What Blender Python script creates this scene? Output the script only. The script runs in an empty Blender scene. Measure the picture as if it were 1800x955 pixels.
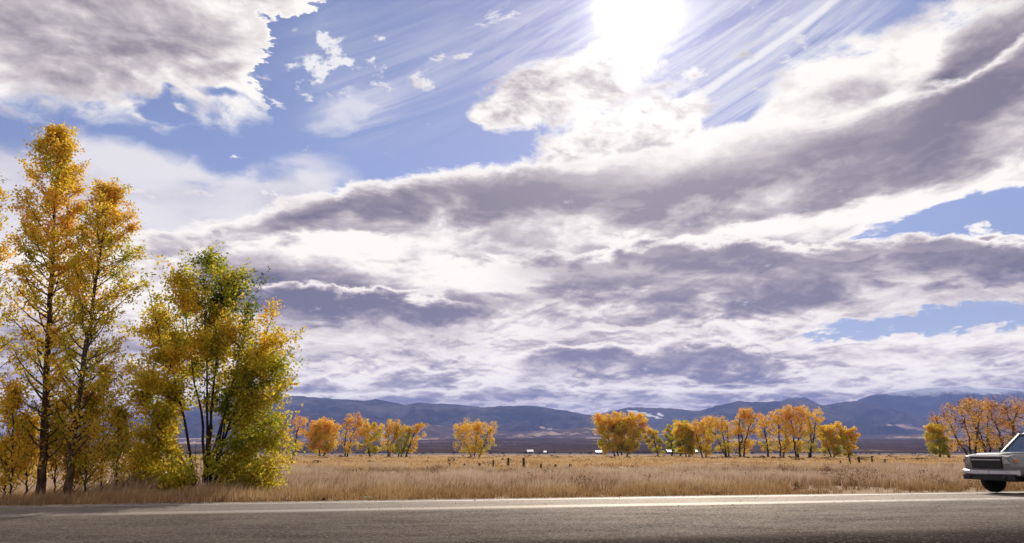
import bpy, bmesh, math, random
import numpy as np
from mathutils import Vector, Matrix, noise as mnoise

R = math.radians
SC = bpy.context.scene
COL = SC.collection

# ------------------------------------------------------------------ camera
EYE = 1.25
PITCH = 14.84
FPX = 1200.0                      # focal length in pixels of an 1800 px wide frame
cam_d = bpy.data.cameras.new('camera')
cam_d.sensor_width = 36.0
cam_d.lens = 24.0
cam_d.clip_start = 0.1
cam_d.clip_end = 120000.0
cam = bpy.data.objects.new('camera', cam_d)
COL.objects.link(cam)
cam.location = (0, 0, EYE)
cam.rotation_euler = (R(90 + PITCH), 0, 0)
SC.camera = cam
_cp, _sp = math.cos(R(PITCH)), math.sin(R(PITCH))


def ray(px, py):
    """world direction of a photograph pixel (1800 x 955), forward = +Y"""
    a, b = (px - 900.0) / FPX, (477.5 - py) / FPX
    return Vector((a, _cp - b * _sp, _sp + b * _cp))


def at_ground(px, py, z=0.0):
    d = ray(px, py)
    t = (z - EYE) / d.z
    return Vector((d.x * t, d.y * t, z))


def at_depth(px, py, depth):
    d = ray(px, py)
    t = depth / d.y
    return Vector((d.x * t, depth, EYE + d.z * t))


def azel(px, py):
    d = ray(px, py).normalized()
    return math.degrees(math.atan2(d.x, d.y)), math.degrees(math.asin(d.z))


# ------------------------------------------------------------------ node helper
class S:
    """a socket with arithmetic"""
    tree = None

    def __init__(self, sock):
        self.s = sock

    @staticmethod
    def new(kind, **kw):
        n = S.tree.nodes.new(kind)
        for k, v in kw.items():
            setattr(n, k, v)
        return n

    @staticmethod
    def put(inp, v):
        if isinstance(v, S):
            S.tree.links.new(v.s, inp)
        else:
            inp.default_value = v

    @staticmethod
    def math(op, *a, clamp=False):
        n = S.new('ShaderNodeMath', operation=op, use_clamp=clamp)
        for i, v in enumerate(a):
            S.put(n.inputs[i], v)
        return S(n.outputs[0])

    def __add__(s, o): return S.math('ADD', s, o)
    def __radd__(s, o): return S.math('ADD', o, s)
    def __sub__(s, o): return S.math('SUBTRACT', s, o)
    def __rsub__(s, o): return S.math('SUBTRACT', o, s)
    def __mul__(s, o): return S.math('MULTIPLY', s, o)
    def __rmul__(s, o): return S.math('MULTIPLY', o, s)
    def __truediv__(s, o): return S.math('DIVIDE', s, o)
    def __rtruediv__(s, o): return S.math('DIVIDE', o, s)


def clamp01(v): return S.math('ADD', v, 0.0, clamp=True)
def smax(a, b): return S.math('MAXIMUM', a, b)
def smin(a, b): return S.math('MINIMUM', a, b)


def sstep(v, lo, hi, a=0.0, b=1.0, kind='SMOOTHSTEP'):
    n = S.new('ShaderNodeMapRange', interpolation_type=kind)
    n.clamp = True
    S.put(n.inputs[0], v)
    for i, q in enumerate((lo, hi, a, b)):
        S.put(n.inputs[i + 1], q)
    return S(n.outputs[0])


def vec(x, y, z=0.0):
    n = S.new('ShaderNodeCombineXYZ')
    for i, v in enumerate((x, y, z)):
        S.put(n.inputs[i], v)
    return S(n.outputs[0])


def vmath(op, a, b):
    n = S.new('ShaderNodeVectorMath', operation=op)
    S.put(n.inputs[0], a)
    if op == 'SCALE':
        S.put(n.inputs['Scale'], b)
    else:
        S.put(n.inputs[1], b)
    return S(n.outputs[0])


def sepxyz(v):
    n = S.new('ShaderNodeSeparateXYZ')
    S.put(n.inputs[0], v)
    return S(n.outputs[0]), S(n.outputs[1]), S(n.outputs[2])


def tnoise(v, scale, detail=4.0, rough=0.5, dist=0.0, color=False, dims='3D', lac=2.0):
    n = S.new('ShaderNodeTexNoise', noise_dimensions=dims)
    S.put(n.inputs['Vector'], v)
    n.inputs['Scale'].default_value = scale
    n.inputs['Detail'].default_value = detail
    n.inputs['Roughness'].default_value = rough
    n.inputs['Lacunarity'].default_value = lac
    n.inputs['Distortion'].default_value = dist
    return S(n.outputs['Color' if color else 0])


def mapping(v, loc=(0, 0, 0), rot=(0, 0, 0), scale=(1, 1, 1), kind='POINT'):
    n = S.new('ShaderNodeMapping', vector_type=kind)
    S.put(n.inputs['Vector'], v)
    n.inputs['Location'].default_value = loc
    n.inputs['Rotation'].default_value = rot
    n.inputs['Scale'].default_value = scale
    return S(n.outputs[0])


def mixc(f, a, b, mode='MIX'):
    n = S.new('ShaderNodeMix', data_type='RGBA', blend_type=mode)
    n.clamp_factor = True
    S.put(n.inputs[0], f)
    for i, v in ((6, a), (7, b)):
        if isinstance(v, (tuple, list)) and len(v) == 3:
            v = (*v, 1.0)
        S.put(n.inputs[i], v)
    return S(n.outputs[2])


def ramp(f, stops, interp='LINEAR'):
    n = S.new('ShaderNodeValToRGB')
    n.color_ramp.interpolation = interp
    e = n.color_ramp.elements
    while len(e) > 1:
        e.remove(e[-1])
    e[0].position = stops[0][0]
    e[0].color = (*stops[0][1], 1)
    for p, c in stops[1:]:
        q = e.new(p)
        q.color = (*c, 1)
    S.put(n.inputs[0], f)
    return S(n.outputs[0])


def fcurve(v, pts, lo_in, hi_in, lo_out, hi_out):
    """smooth curve through (in, out) points"""
    t = sstep(v, lo_in, hi_in, 0.0, 1.0, 'LINEAR')
    n = S.new('ShaderNodeFloatCurve')
    c = n.mapping.curves[0]
    P = sorted([((a - lo_in) / (hi_in - lo_in), (b - lo_out) / (hi_out - lo_out)) for a, b in pts])
    c.points[0].location = P[0]
    c.points[1].location = P[-1]
    for p in P[1:-1]:
        c.points.new(*p)
    n.mapping.use_clip = False
    n.mapping.extend = 'HORIZONTAL'
    n.mapping.update()
    S.put(n.inputs['Value'], t)
    return S(n.outputs[0]) * (hi_out - lo_out) + lo_out


# ------------------------------------------------------------------ sun and sky
SUN_AZ, SUN_EL = azel(1118, 12)
sun_dir = Vector((math.sin(R(SUN_AZ)) * math.cos(R(SUN_EL)), math.cos(R(SUN_AZ)) * math.cos(R(SUN_EL)), math.sin(R(SUN_EL))))
sun_d = bpy.data.lights.new('sun', 'SUN')
sun_d.energy = 4.8
sun_d.angle = R(0.6)
sun_d.color = (1.0, 0.93, 0.82)
sun = bpy.data.objects.new('sun', sun_d)
COL.objects.link(sun)
sun.rotation_euler = sun_dir.to_track_quat('Z', 'Y').to_euler()
sun.location = (0, 0, 60)

SC.view_settings.view_transform = 'Standard'
SC.view_settings.look = 'None'
SC.view_settings.exposure = -0.08
SC.view_settings.gamma = 1.0
SC.view_settings.use_curve_mapping = False


def build_world():
    w = bpy.data.worlds.new('World')
    SC.world = w
    w.use_nodes = True
    w.cycles.sampling_method = 'MANUAL'
    w.cycles.sample_map_resolution = 512
    S.tree = w.node_tree
    S.tree.nodes.clear()

    tc = S.new('ShaderNodeTexCoord')
    D = vmath('NORMALIZE', S(tc.outputs['Generated']), (0, 0, 0))
    x, y, z = sepxyz(D)
    zc = smax(z, 0.0)
    az = S.math('ARCTAN2', x, y) * (180 / math.pi)
    el = S.math('ARCSINE', zc) * (180 / math.pi)
    P = vec(az, el)
    # the cloud layer seen in perspective: a flattened dome overhead
    q = 1.0 / (zc + 0.24)
    Q = vec(x * q, y * q, zc * 1.5)

    sky = S.new('ShaderNodeTexSky', sky_type='NISHITA')
    sky.sun_disc = False
    sky.sun_elevation = R(SUN_EL)
    sky.sun_rotation = R(SUN_AZ)
    sky.altitude = 2400
    sky.air_density = 1.0
    sky.dust_density = 0.6
    sky.ozone_density = 2.0
    blue = mixc(1.0, S(sky.outputs[0]), (0.122, 0.098, 0.098), 'MULTIPLY')

    blue = vmath('SCALE', blue, sstep(el, 8.0, 24.0, 0.80, 1.30))

    # angle to the sun (degrees)
    cs = S(S.new('ShaderNodeVectorMath', operation='DOT_PRODUCT').outputs['Value'])
    nd = cs.s.node
    S.put(nd.inputs[0], D)
    nd.inputs[1].default_value = sun_dir
    sa = S.math('ARCCOSINE', smin(cs, 0.99999)) * (180 / math.pi)
    glow = S.math('EXPONENT', sa * sa * (-1 / (2 * 3.4 ** 2)))       # the veiled disc
    wide = S.math('EXPONENT', sa * (-1 / 15.0))
    halo = S.math('EXPONENT', sa * (-1 / 9.0))

    # turbulence shared by all the cloud layers
    wv = tnoise(Q, 1.9, 3.0, 0.5, color=True)
    Qw = vmath('ADD', Q, vmath('SCALE', vmath('SUBTRACT', wv, (0.5, 0.5, 0.5)), 0.24))
    n_big = tnoise(Qw, 2.3, 3.0, 0.5) - 0.5
    n_mid = tnoise(Qw, 5.6, 5.0, 0.52) - 0.5
    n_fine = tnoise(Qw, 15.0, 6.0, 0.62) - 0.5
    # the same noise a little nearer the sun: difference = which side of a billow is lit
    toward = sun_dir * 0.05
    n_lit = tnoise(vmath('ADD', Qw, (toward.x * 0.7, toward.y * 0.7, 0.03)), 5.6, 4.0, 0.5) - 0.5
    relief = (n_mid - n_lit)
    n_flit = tnoise(vmath('SCALE', Qw, 1.012), 15.0, 4.0, 0.6) - 0.5
    rel_f = n_fine - n_flit
    n_side = tnoise(vmath('ADD', Qw, (5.3, 2.1, 7.7)), 4.2, 5.0, 0.56) - 0.5
    wn = vec(n_side, n_mid, 0.0)
    Pw = vmath('ADD', P, vmath('MULTIPLY', wn, (13.0, 5.0, 0.0)))
    Pw2 = vmath('ADD', P, vmath('MULTIPLY', wn, (9.0, 9.0, 0.0)))

    turned = {}

    def turn(coord, ang):
        """coordinates turned by an angle, made once for each angle"""
        ang = 4 * round(ang / 4)
        if ang == 0:
            return coord, 0
        k = (coord.s.node.name, coord.s.name, ang)
        if k not in turned:
            c, s_ = math.cos(R(ang)), math.sin(R(ang))
            px_, py_, _ = sepxyz(coord)
            turned[k] = vec(px_ * c + py_ * s_, py_ * c - px_ * s_)
        return turned[k], ang

    def radial(px, py, rx, ry, rot=0.0, coord=None):
        """ellipse round the direction of a photograph point: distance from its middle, 1 at its rim"""
        a, e = azel(px, py)
        cd, ang = turn(coord or Pw, rot)
        c, s_ = math.cos(R(ang)), math.sin(R(ang))
        a, e = a * c + e * s_, e * c - a * s_
        kx, ky = 21.5 / rx, 21.5 / ry
        m = S.new('ShaderNodeVectorMath', operation='MULTIPLY_ADD')
        S.put(m.inputs[0], cd)
        m.inputs[1].default_value = (kx, ky, 0)
        m.inputs[2].default_value = (-a * kx, -e * ky, 0)
        ln = S.new('ShaderNodeVectorMath', operation='LENGTH')
        S.tree.links.new(m.outputs[0], ln.inputs[0])
        return S(ln.outputs['Value'])

    def blob(*args, coord=None):
        return S.math('SUBTRACT', 1.0, radial(*args, coord=coord), clamp=True)

    def total(items, coord=None):
        s = 0.0
        for it in items:
            s = S.math('MULTIPLY_ADD', blob(*it[1:], coord=coord), it[0], s)
        return s

    def edge(pts, a=None):
        return fcurve(a or az, [azel(*p) for p in pts], -75.0, 75.0, -20.0, 100.0)

    # ---- high thin cirrus, combed along one wind direction
    ca, cb = azel(1165, 205), azel(1478, -8)
    ang = math.degrees(math.atan2(cb[1] - ca[1], cb[0] - ca[0]))
    A = mapping(P, (0, 0, 0), (0, 0, R(ang)), (1, 1, 1), 'TEXTURE')
    comb = tnoise(mapping(A, scale=(0.05, 0.62, 1)), 1.0, 7.0, 0.66, dist=0.6, dims='2D')
    comb2 = tnoise(mapping(A, (7, 3, 0), scale=(0.09, 1.3, 1)), 1.0, 5.0, 0.6, dims='2D')
    veil = total([(1.5, 1300, 120, 430, 210, 28), (0.8, 1040, 90, 260, 190), (0.6, 620, 190, 120, 70, 15),
                  (0.55, 760, 110, 380, 190, 25), (0.3, 560, 30, 150, 110, 40)], P)
    ci = clamp01(sstep(comb + (comb2 - 0.5) * 0.30, 0.30, 0.66) * sstep(veil, 0.02, 0.95)) * 0.64
    feather = sstep(blob(612, 190, 105, 52, 18, coord=Pw2) + (comb2 - 0.5) * 0.35, 0.1, 0.75) * 0.75
    ci = smax(ci, feather)
    # contrail
    la = math.atan2(cb[1] - ca[1], cb[0] - ca[0])
    T = mapping(P, (ca[0], ca[1], 0), (0, 0, la), (1, 1, 1), 'TEXTURE')
    tx, ty, _ = sepxyz(T)
    tyw = S.math('ABSOLUTE', ty + n_fine * 0.55)
    contrail = sstep(tyw, 0.62, 0.1) * sstep(tx, -2.0, 3.0) * sstep(tx, 24.0, 15.0)
    ci = smax(ci, contrail)

    # ---- soft bright veil behind the trees on the left
    mv = total([(1.3, 280, 380, 300, 110), (1.2, 40, 450, 420, 200), (0.9, 520, 330, 190, 70, 12), (1.0, 100, 560, 400, 160)], Pw2)
    a_veil = sstep(mv + n_mid * 0.9 + n_fine * 0.35, 0.12, 0.75) * 0.93

    # ---- big cloud over the upper left
    e1 = edge([(-700, 215), (-300, 190), (0, 197), (100, 214), (170, 236), (215, 220), (265, 232), (330, 212), (400, 232), (460, 224),
               (492, 160), (505, 90), (520, 20), (560, -90), (650, -280), (1000, -420), (1400, -420), (1900, -420)], az + n_side * 12.0 + n_mid * 11.0 + n_fine * 9.0)
    hole = total([(1.2, 268, 192, 70, 24, 10), (0.9, 395, 176, 80, 16, 5), (1.0, 432, 22, 60, 40, 30)], Pw2)
    d1 = el - e1 + n_mid * 7.0 + n_fine * 5.5 - hole * 3.6
    a1 = sstep(d1, -0.6, 2.2)
    t1 = sstep(d1 + n_big * 5.0, 0.8, 13.0)
    bits = total([(1.0, 560, 110, 70, 75, 30), (0.9, 615, 110, 44, 26), (0.95, 670, 68, 34, 26), (0.6, 545, 170, 60, 30)], P)
    a1b = sstep(bits + n_fine * 3.4 + n_mid * 1.6, 0.46, 0.86)
    s1 = clamp01(t1 * 0.34 + relief * 1.4 + rel_f * 0.6 + n_mid * 0.5 + total([(0.5, 90, 60, 300, 160), (0.35, 330, 90, 170, 80), (0.3, 45, 150, 90, 50)], Pw) - 0.06)

    # ---- bright heaps just under the sun
    hp = total([(1.25, 960, 165, 165, 75, 12), (1.2, 1030, 255, 230, 62, 8), (1.2, 1170, 225, 120, 80, 10), (1.0, 880, 205, 90, 40),
                (0.8, 1090, 120, 160, 110, 30)], P)
    d4 = hp + n_mid * 1.3 + n_fine * 1.5
    a4 = sstep(d4, 0.24, 0.62)
    s4 = clamp01(relief * 1.8 + rel_f * 0.9 + n_mid * 0.5 + n_fine * 0.3 + total([(0.28, 1010, 262, 170, 26), (0.2, 1160, 250, 90, 30)], Pw))

    e3 = edge([(-900, 470), (-300, 445), (0, 430), (200, 412), (260, 404), (330, 394), (430, 372), (520, 346), (620, 318), (680, 312), (740, 300),
               (830, 288), (900, 282), (1000, 284), (1100, 268), (1200, 250), (1260, 216), (1330, 210), (1400, 208), (1480, 202),
               (1540, 186), (1600, 168), (1700, 120), (1800, 60), (1950, -20), (2300, -200)])
    # ---- pale bank at the upper right, in front of the cirrus
    e5 = edge([(-900, -10), (1000, 330), (1290, 235), (1330, 180), (1385, 130), (1440, 85), (1500, 60), (1560, 42), (1640, 6), (1720, -18), (1800, -30), (1950, -60), (2300, -120)])
    d5 = e5 - el + n_mid * 5.0 + n_fine * 4.5
    a5 = sstep(d5, -0.3, 1.3) * sstep(az, 11.0, 17.0) * sstep(el - e3, -3.5, -1.0)
    s5 = clamp01(sstep(d5, 3.0, 16.0) * 0.22 + relief * 1.4 + rel_f * 0.6 + n_mid * 0.55
                 + total([(0.75, 1760, 110, 190, 70, 25), (0.5, 1640, 160, 190, 42, 22), (0.3, 1500, 150, 120, 30, 20)], Pw))

    # ---- the wide deck down to the horizon
    d3 = e3 - el + n_mid * 2.0 + n_fine * 2.0
    gap = total([(1.6, 1670, 390, 240, 34, 6), (1.3, 1800, 380, 150, 36, 4), (1.25, 1560, 572, 190, 26, 3), (1.2, 1740, 556, 210, 30, 4),
                 (0.35, 810, 582, 60, 12, 4)],
                vmath('ADD', P, vmath('MULTIPLY', wn, (6.0, 4.0, 0.0))))
    gapf = gap + n_fine * 1.6 + n_mid * 1.1
    a3 = sstep(d3, -0.1, 0.45) * sstep(gapf, 0.62, 0.26)
    rim = sstep(d3 + n_mid * 1.2 + n_big * 0.6, 0.1, 1.35)
    dark = total([
        (1.05, 560, 378, 330, 42, 14), (1.25, 800, 352, 330, 62, 6), (1.25, 1010, 345, 330, 70, 3), (1.25, 1200, 345, 260, 70, 6),
        (1.15, 1420, 270, 330, 80, 12), (1.15, 1650, 215, 330, 85, 20), (0.9, 1790, 150, 230, 100, 20), (0.7, 1560, 320, 260, 50, 10), (0.5, 1760, 300, 180, 50, 6),
        (0.75, 860, 420, 330, 24, 0), (0.95, 1000, 455, 330, 24, 2), (1.15, 1250, 445, 330, 36, -2), (1.2, 1480, 450, 260, 44, -4), (1.4, 1700, 456, 330, 46, -2), (0.8, 1800, 470, 160, 40),
        (1.2, 1240, 515, 300, 42, -4), (1.0, 1420, 520, 190, 40, 0), (0.8, 1080, 500, 170, 24),
        (1.75, 620, 535, 310, 66, -8), (1.35, 790, 545, 240, 44, -4), (0.9, 480, 500, 180, 60), (0.7, 980, 520, 150, 20),
        (0.95, 740, 655, 170, 26, 4), (0.5, 600, 640, 110, 18), (0.45, 860, 606, 90, 14), (0.5, 540, 670, 130, 16),
        (1.25, 1120, 632, 270, 42, -3), (0.95, 1300, 640, 190, 30), (0.6, 1010, 612, 110, 20), (0.55, 1130, 555, 110, 14),
        (1.0, 760, 694, 420, 14), (1.1, 1180, 690, 460, 14), (0.9, 1500, 690, 330, 14), (0.5, 1540, 632, 190, 14), (0.6, 1750, 640, 180, 18), (0.6, 1720, 668, 180, 12),
        (0.7, 150, 640, 330, 60), (0.8, 60, 590, 240, 40), (0.9, 150, 725, 420, 22), (-0.8, 90, 745, 160, 10)])
    light = total([
        (0.8, 700, 600, 300, 26, 2), (0.7, 560, 640, 200, 24), (0.6, 1620, 640, 330, 40), (0.5, 900, 640, 200, 30), (0.5, 1500, 600, 240, 24),
        (0.8, 640, 428, 240, 22, 6), (0.9, 1330, 398, 240, 22, 3), (1.0, 1130, 415, 130, 12), (0.7, 830, 470, 150, 16), (0.7, 880, 500, 150, 18, -10), (0.6, 980, 482, 200, 12),
        (0.7, 1560, 372, 230, 40, 8), (0.6, 1580, 512, 230, 28), (0.4, 1760, 515, 200, 26), (0.7, 820, 570, 330, 22, 4), (0.9, 1060, 578, 260, 14, 2), (0.7, 1650, 600, 260, 18),
        (0.8, 780, 710, 110, 7), (0.9, 1110, 712, 210, 5), (0.8, 1150, 676, 300, 7), (0.6, 1580, 655, 150, 12), (0.6, 930, 680, 170, 9), (0.4, 610, 690, 120, 8)])
    # billows stretch sideways low down
    s3 = clamp01((dark * 0.58 - light * 0.62 + n_mid * 0.68 + n_big * 0.35 + n_side * 0.3 + relief * 0.9 + rel_f * (0.40 + S.math('EXPONENT', el * -0.11) * 0.7) + n_fine * 0.15 + 0.08) * rim * (1.0 - sstep(gapf, -0.45, 0.34) * sstep(gap, 0.0, 0.2)))

    # ---- nearer banks with a bright crest and a dark body that pales downward
    for pts, x0, x1, deep, strong, amp in (
        ([(700, 478), (800, 458), (900, 446), (1000, 440), (1100, 428), (1250, 420), (1330, 414), (1420, 428), (1490, 420), (1560, 415), (1640, 410), (1720, 413), (1800, 424), (2000, 430), (2400, 430)], (820, 1060), None, 4.0, 0.86, 1.0),
        ([(-400, 520), (100, 500), (330, 474), (450, 490), (560, 497), (640, 502), (720, 510), (800, 522), (870, 538), (950, 560), (1100, 590), (2000, 640)], (380, 470), (760, 900), 3.0, 1.15, 0.9),
        ([(700, 660), (880, 625), (930, 608), (1000, 602), (1060, 598), (1130, 602), (1200, 594), (1300, 598), (1380, 615), (1460, 640), (1600, 660)], (890, 970), (1320, 1420), 2.3, 1.1, 0.7),
        ([(1200, 640), (1400, 606), (1500, 598), (1600, 588), (1700, 592), (1800, 582), (2300, 580)], (1360, 1480), None, 2.2, 0.32, 0.9),
        ([(-400, 690), (300, 690), (480, 668), (560, 658), (620, 664), (660, 650), (710, 640), (770, 646), (830, 662), (900, 668), (1000, 672), (2000, 690)], None, (760, 930), 1.8, 0.72, 0.7),
        ([(-400, 690), (300, 690), (700, 684), (850, 676), (1000, 674), (1200, 676), (1400, 678), (1560, 672), (1640, 660), (1700, 654), (1800, 650), (2300, 650)], None, None, 1.5, 0.75, 0.5),
    ):
        ek = edge(pts)
        dk = ek - el + (n_mid * 2.2 + n_fine * 2.0) * amp
        mask = 1.0
        if x0:
            mask = sstep(az + n_side * 8.0, azel(x0[0], pts[3][1])[0], azel(x0[1], pts[3][1])[0])
        if x1:
            m2 = sstep(az + n_side * 8.0, azel(x1[1], pts[3][1])[0], azel(x1[0], pts[3][1])[0])
            mask = m2 if not isinstance(mask, S) else mask * m2
        E = S.math('EXPONENT', smax(dk, 0.0) * (-1.0 / deep))
        ak = sstep(dk, -0.06, 0.30) * mask
        sk = sstep(dk + n_mid * 1.0, 0.12, 1.15) * (E * strong + s3 * (1.0 - E) + n_mid * 0.55 + relief * 0.7 + rel_f * 0.35)
        s3 = s3 + (clamp01(sk) - s3) * ak
        a3 = smax(a3, ak * sstep(E, 0.25, 0.6))

    # ---- colours; brighter toward the sun
    near = 1.0 + halo * 1.0
    STOPS = [(0.0, (1.12, 1.075, 1.01)), (0.14, (0.95, 0.89, 0.85)), (0.34, (0.655, 0.59, 0.585)), (0.60, (0.38, 0.33, 0.36)), (1.0, (0.165, 0.145, 0.195))]

    def lit(s):
        return ramp(s, STOPS)

    c = mixc(halo * 0.5, blue, (0.50, 0.47, 0.66))
    c = mixc(ci, c, (0.93, 0.91, 0.94))
    c = mixc(a_veil, c, mixc(sstep(n_big + n_mid, -0.25, 0.25), (0.90, 0.88, 0.90), (0.70, 0.67, 0.73)))
    c = mixc(a1b, c, (0.95, 0.94, 0.95))
    c = mixc(a1, c, lit(s1))
    c = mixc(a5, c, lit(s5))
    c = mixc(a4, c, lit(s4))
    c = mixc(a3, c, lit(s3 * (1.12 - wide * 1.35)))
    # sunlight coming through the thin parts
    thin = 1.0 - a3 * sstep(s3, 0.05, 0.5) * 0.92
    c = vmath('SCALE', c, 1.0 + halo * 0.16 * thin)
    c = vmath('ADD', c, vmath('SCALE', vec(1.0, 0.97, 0.93), glow * thin * 0.40 + S.math('EXPONENT', sa * sa * (-1 / (2 * 1.3 ** 2))) * 7.0 * thin))
    # bright air low over the horizon
    hz = S.math('EXPONENT', el * -0.10)
    c = vmath('MULTIPLY', c, vec(1.0 + hz * 0.66, 1.0 + hz * 0.55, 1.0 + hz * 0.34))
    bg = S.new('ShaderNodeBackground')
    S.put(bg.inputs[0], c)
    bg.inputs[1].default_value = 1.0
    out = S.new('ShaderNodeOutputWorld')
    S.tree.links.new(bg.outputs[0], out.inputs[0])


build_world()


# === STRUCTURE ===
# ------------------------------------------------------------------ helpers for objects
SC.cycles.max_bounces = 6
SC.cycles.diffuse_bounces = 4
SC.cycles.glossy_bounces = 3
SC.cycles.transmission_bounces = 4
SC.cycles.transparent_max_bounces = 6
SC.cycles.volume_bounces = 0
SC.cycles.caustics_reflective = False
SC.cycles.caustics_refractive = False

rng = np.random.default_rng(11)


def tag(o, label=None, category=None, group=None, kind=None):
    for k, v in (('label', label), ('category', category), ('group', group), ('kind', kind)):
        if v:
            o[k] = v
    return o


def empty(name, loc=(0, 0, 0), rz=0.0):
    o = bpy.data.objects.new(name, None)
    o.empty_display_size = 0.3
    o.location = loc
    o.rotation_euler = (0, 0, rz)
    COL.objects.link(o)
    return o


def link_mesh(name, me, mat=None, parent=None, smooth=False):
    if mat:
        me.materials.append(mat)
    if smooth:
        me.polygons.foreach_set('use_smooth', np.ones(len(me.polygons), dtype=bool))
    o = bpy.data.objects.new(name, me)
    COL.objects.link(o)
    if parent:
        o.parent = parent
    return o


def np_mesh(name, V, F, attrs=None):
    """mesh from numpy vertices and equal sized faces"""
    me = bpy.data.meshes.new(name)
    V = np.ascontiguousarray(V, dtype=np.float32)
    F = np.ascontiguousarray(F, dtype=np.int32)
    n, k = F.shape
    me.vertices.add(len(V))
    me.vertices.foreach_set('co', V.ravel())
    me.loops.add(n * k)
    me.loops.foreach_set('vertex_index', F.ravel())
    me.polygons.add(n)
    me.polygons.foreach_set('loop_start', np.arange(0, n * k, k, dtype=np.int32))
    me.update(calc_edges=True)
    for an, av in (attrs or {}).items():
        at = me.attributes.new(an, 'FLOAT', 'POINT')
        at.data.foreach_set('value', np.ascontiguousarray(av, dtype=np.float32))
    return me


def grid_faces(nr, nc):
    i = np.arange((nr - 1) * (nc - 1))
    r, c = i // (nc - 1), i % (nc - 1)
    a = r * nc + c
    return np.stack([a, a + 1, a + nc + 1, a + nc], 1)


def new_mat(name):
    m = bpy.data.materials.new(name)
    m.use_nodes = True
    S.tree = m.node_tree
    S.tree.nodes.clear()
    return m


def finish(color, rough=0.8, spec=0.3, bump=None, bump_d=0.02, bump_s=0.5, metallic=0.0, transl=None, coat=0.0):
    b = S.new('ShaderNodeBsdfPrincipled')
    S.put(b.inputs['Base Color'], (*color, 1) if isinstance(color, tuple) else color)
    S.put(b.inputs['Roughness'], rough)
    S.put(b.inputs['Metallic'], metallic)
    S.put(b.inputs['Specular IOR Level'], spec)
    S.put(b.inputs['Coat Weight'], coat)
    if bump is not None:
        n = S.new('ShaderNodeBump')
        n.inputs['Strength'].default_value = bump_s
        n.inputs['Distance'].default_value = bump_d
        S.put(n.inputs['Height'], bump)
        S.tree.links.new(n.outputs[0], b.inputs['Normal'])
    sh = b.outputs[0]
    if transl is not None:
        f, tcol = transl
        t = S.new('ShaderNodeBsdfTranslucent')
        S.put(t.inputs[0], tcol)
        mx = S.new('ShaderNodeMixShader')
        mx.inputs[0].default_value = f
        S.tree.links.new(sh, mx.inputs[1])
        S.tree.links.new(t.outputs[0], mx.inputs[2])
        sh = mx.outputs[0]
    o = S.new('ShaderNodeOutputMaterial')
    S.tree.links.new(sh, o.inputs[0])


def pos():
    return S(S.new('ShaderNodeNewGeometry').outputs['Position'])


def attr(name):
    n = S.new('ShaderNodeAttribute', attribute_name=name)
    return S(n.outputs['Fac'])


def plain_mat(name, col, rough=0.6, spec=0.4, metallic=0.0, coat=0.0, vary=0.15, scale=8.0):
    m = new_mat(name)
    tc = S.new('ShaderNodeTexCoord')
    n = tnoise(S(tc.outputs['Object']), scale, 4, 0.6)
    c = mixc(n, tuple(v * (1 - vary) for v in col), tuple(min(1.0, v * (1 + vary)) for v in col))
    finish(c, rough, spec, metallic=metallic, coat=coat)
    return m


# ------------------------------------------------------------------ road frame
EA, EB = at_ground(0, 889), at_ground(1800, 863.5)        # far edge of the asphalt
road_u = (EB - EA).normalized()                            # along the road, to the right
road_n = Vector((-road_u.y, road_u.x, 0))                  # away from the camera
ROAD_W = 12.5


def road_pt(s, n, z=0.0):
    """s metres along from the point straight ahead, n metres beyond the far edge"""
    p0 = EA + road_u * (-EA.x / road_u.x)
    p = p0 + road_u * s + road_n * n
    return Vector((p.x, p.y, z))


def beyond_edge(x, y):
    """distance of a point beyond the far edge of the road"""
    return (x - EA.x) * road_n.x + (y - EA.y) * road_n.y


# ------------------------------------------------------------------ ground
def ground_height(x, y):
    """low relief of the field, numpy arrays"""
    d = (x - EA.x) * road_n.x + (y - EA.y) * road_n.y
    ramp_ = np.clip((np.abs(d + ROAD_W / 2) - ROAD_W / 2 - 0.3) / 14.0, 0, 1)
    h = 0.16 * np.sin(x * 0.11 + 1.3) * np.sin(y * 0.083 + 0.4) + 0.08 * np.sin(x * 0.31 + y * 0.17)
    far = np.clip((y - 110) / 120.0, 0, 1)
    h2 = 0.35 * np.sin(x * 0.035 + 2.0) * np.sin(y * 0.05) * far
    return -0.05 + ramp_ * (h - 0.12) + h2 * 0.6


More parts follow.
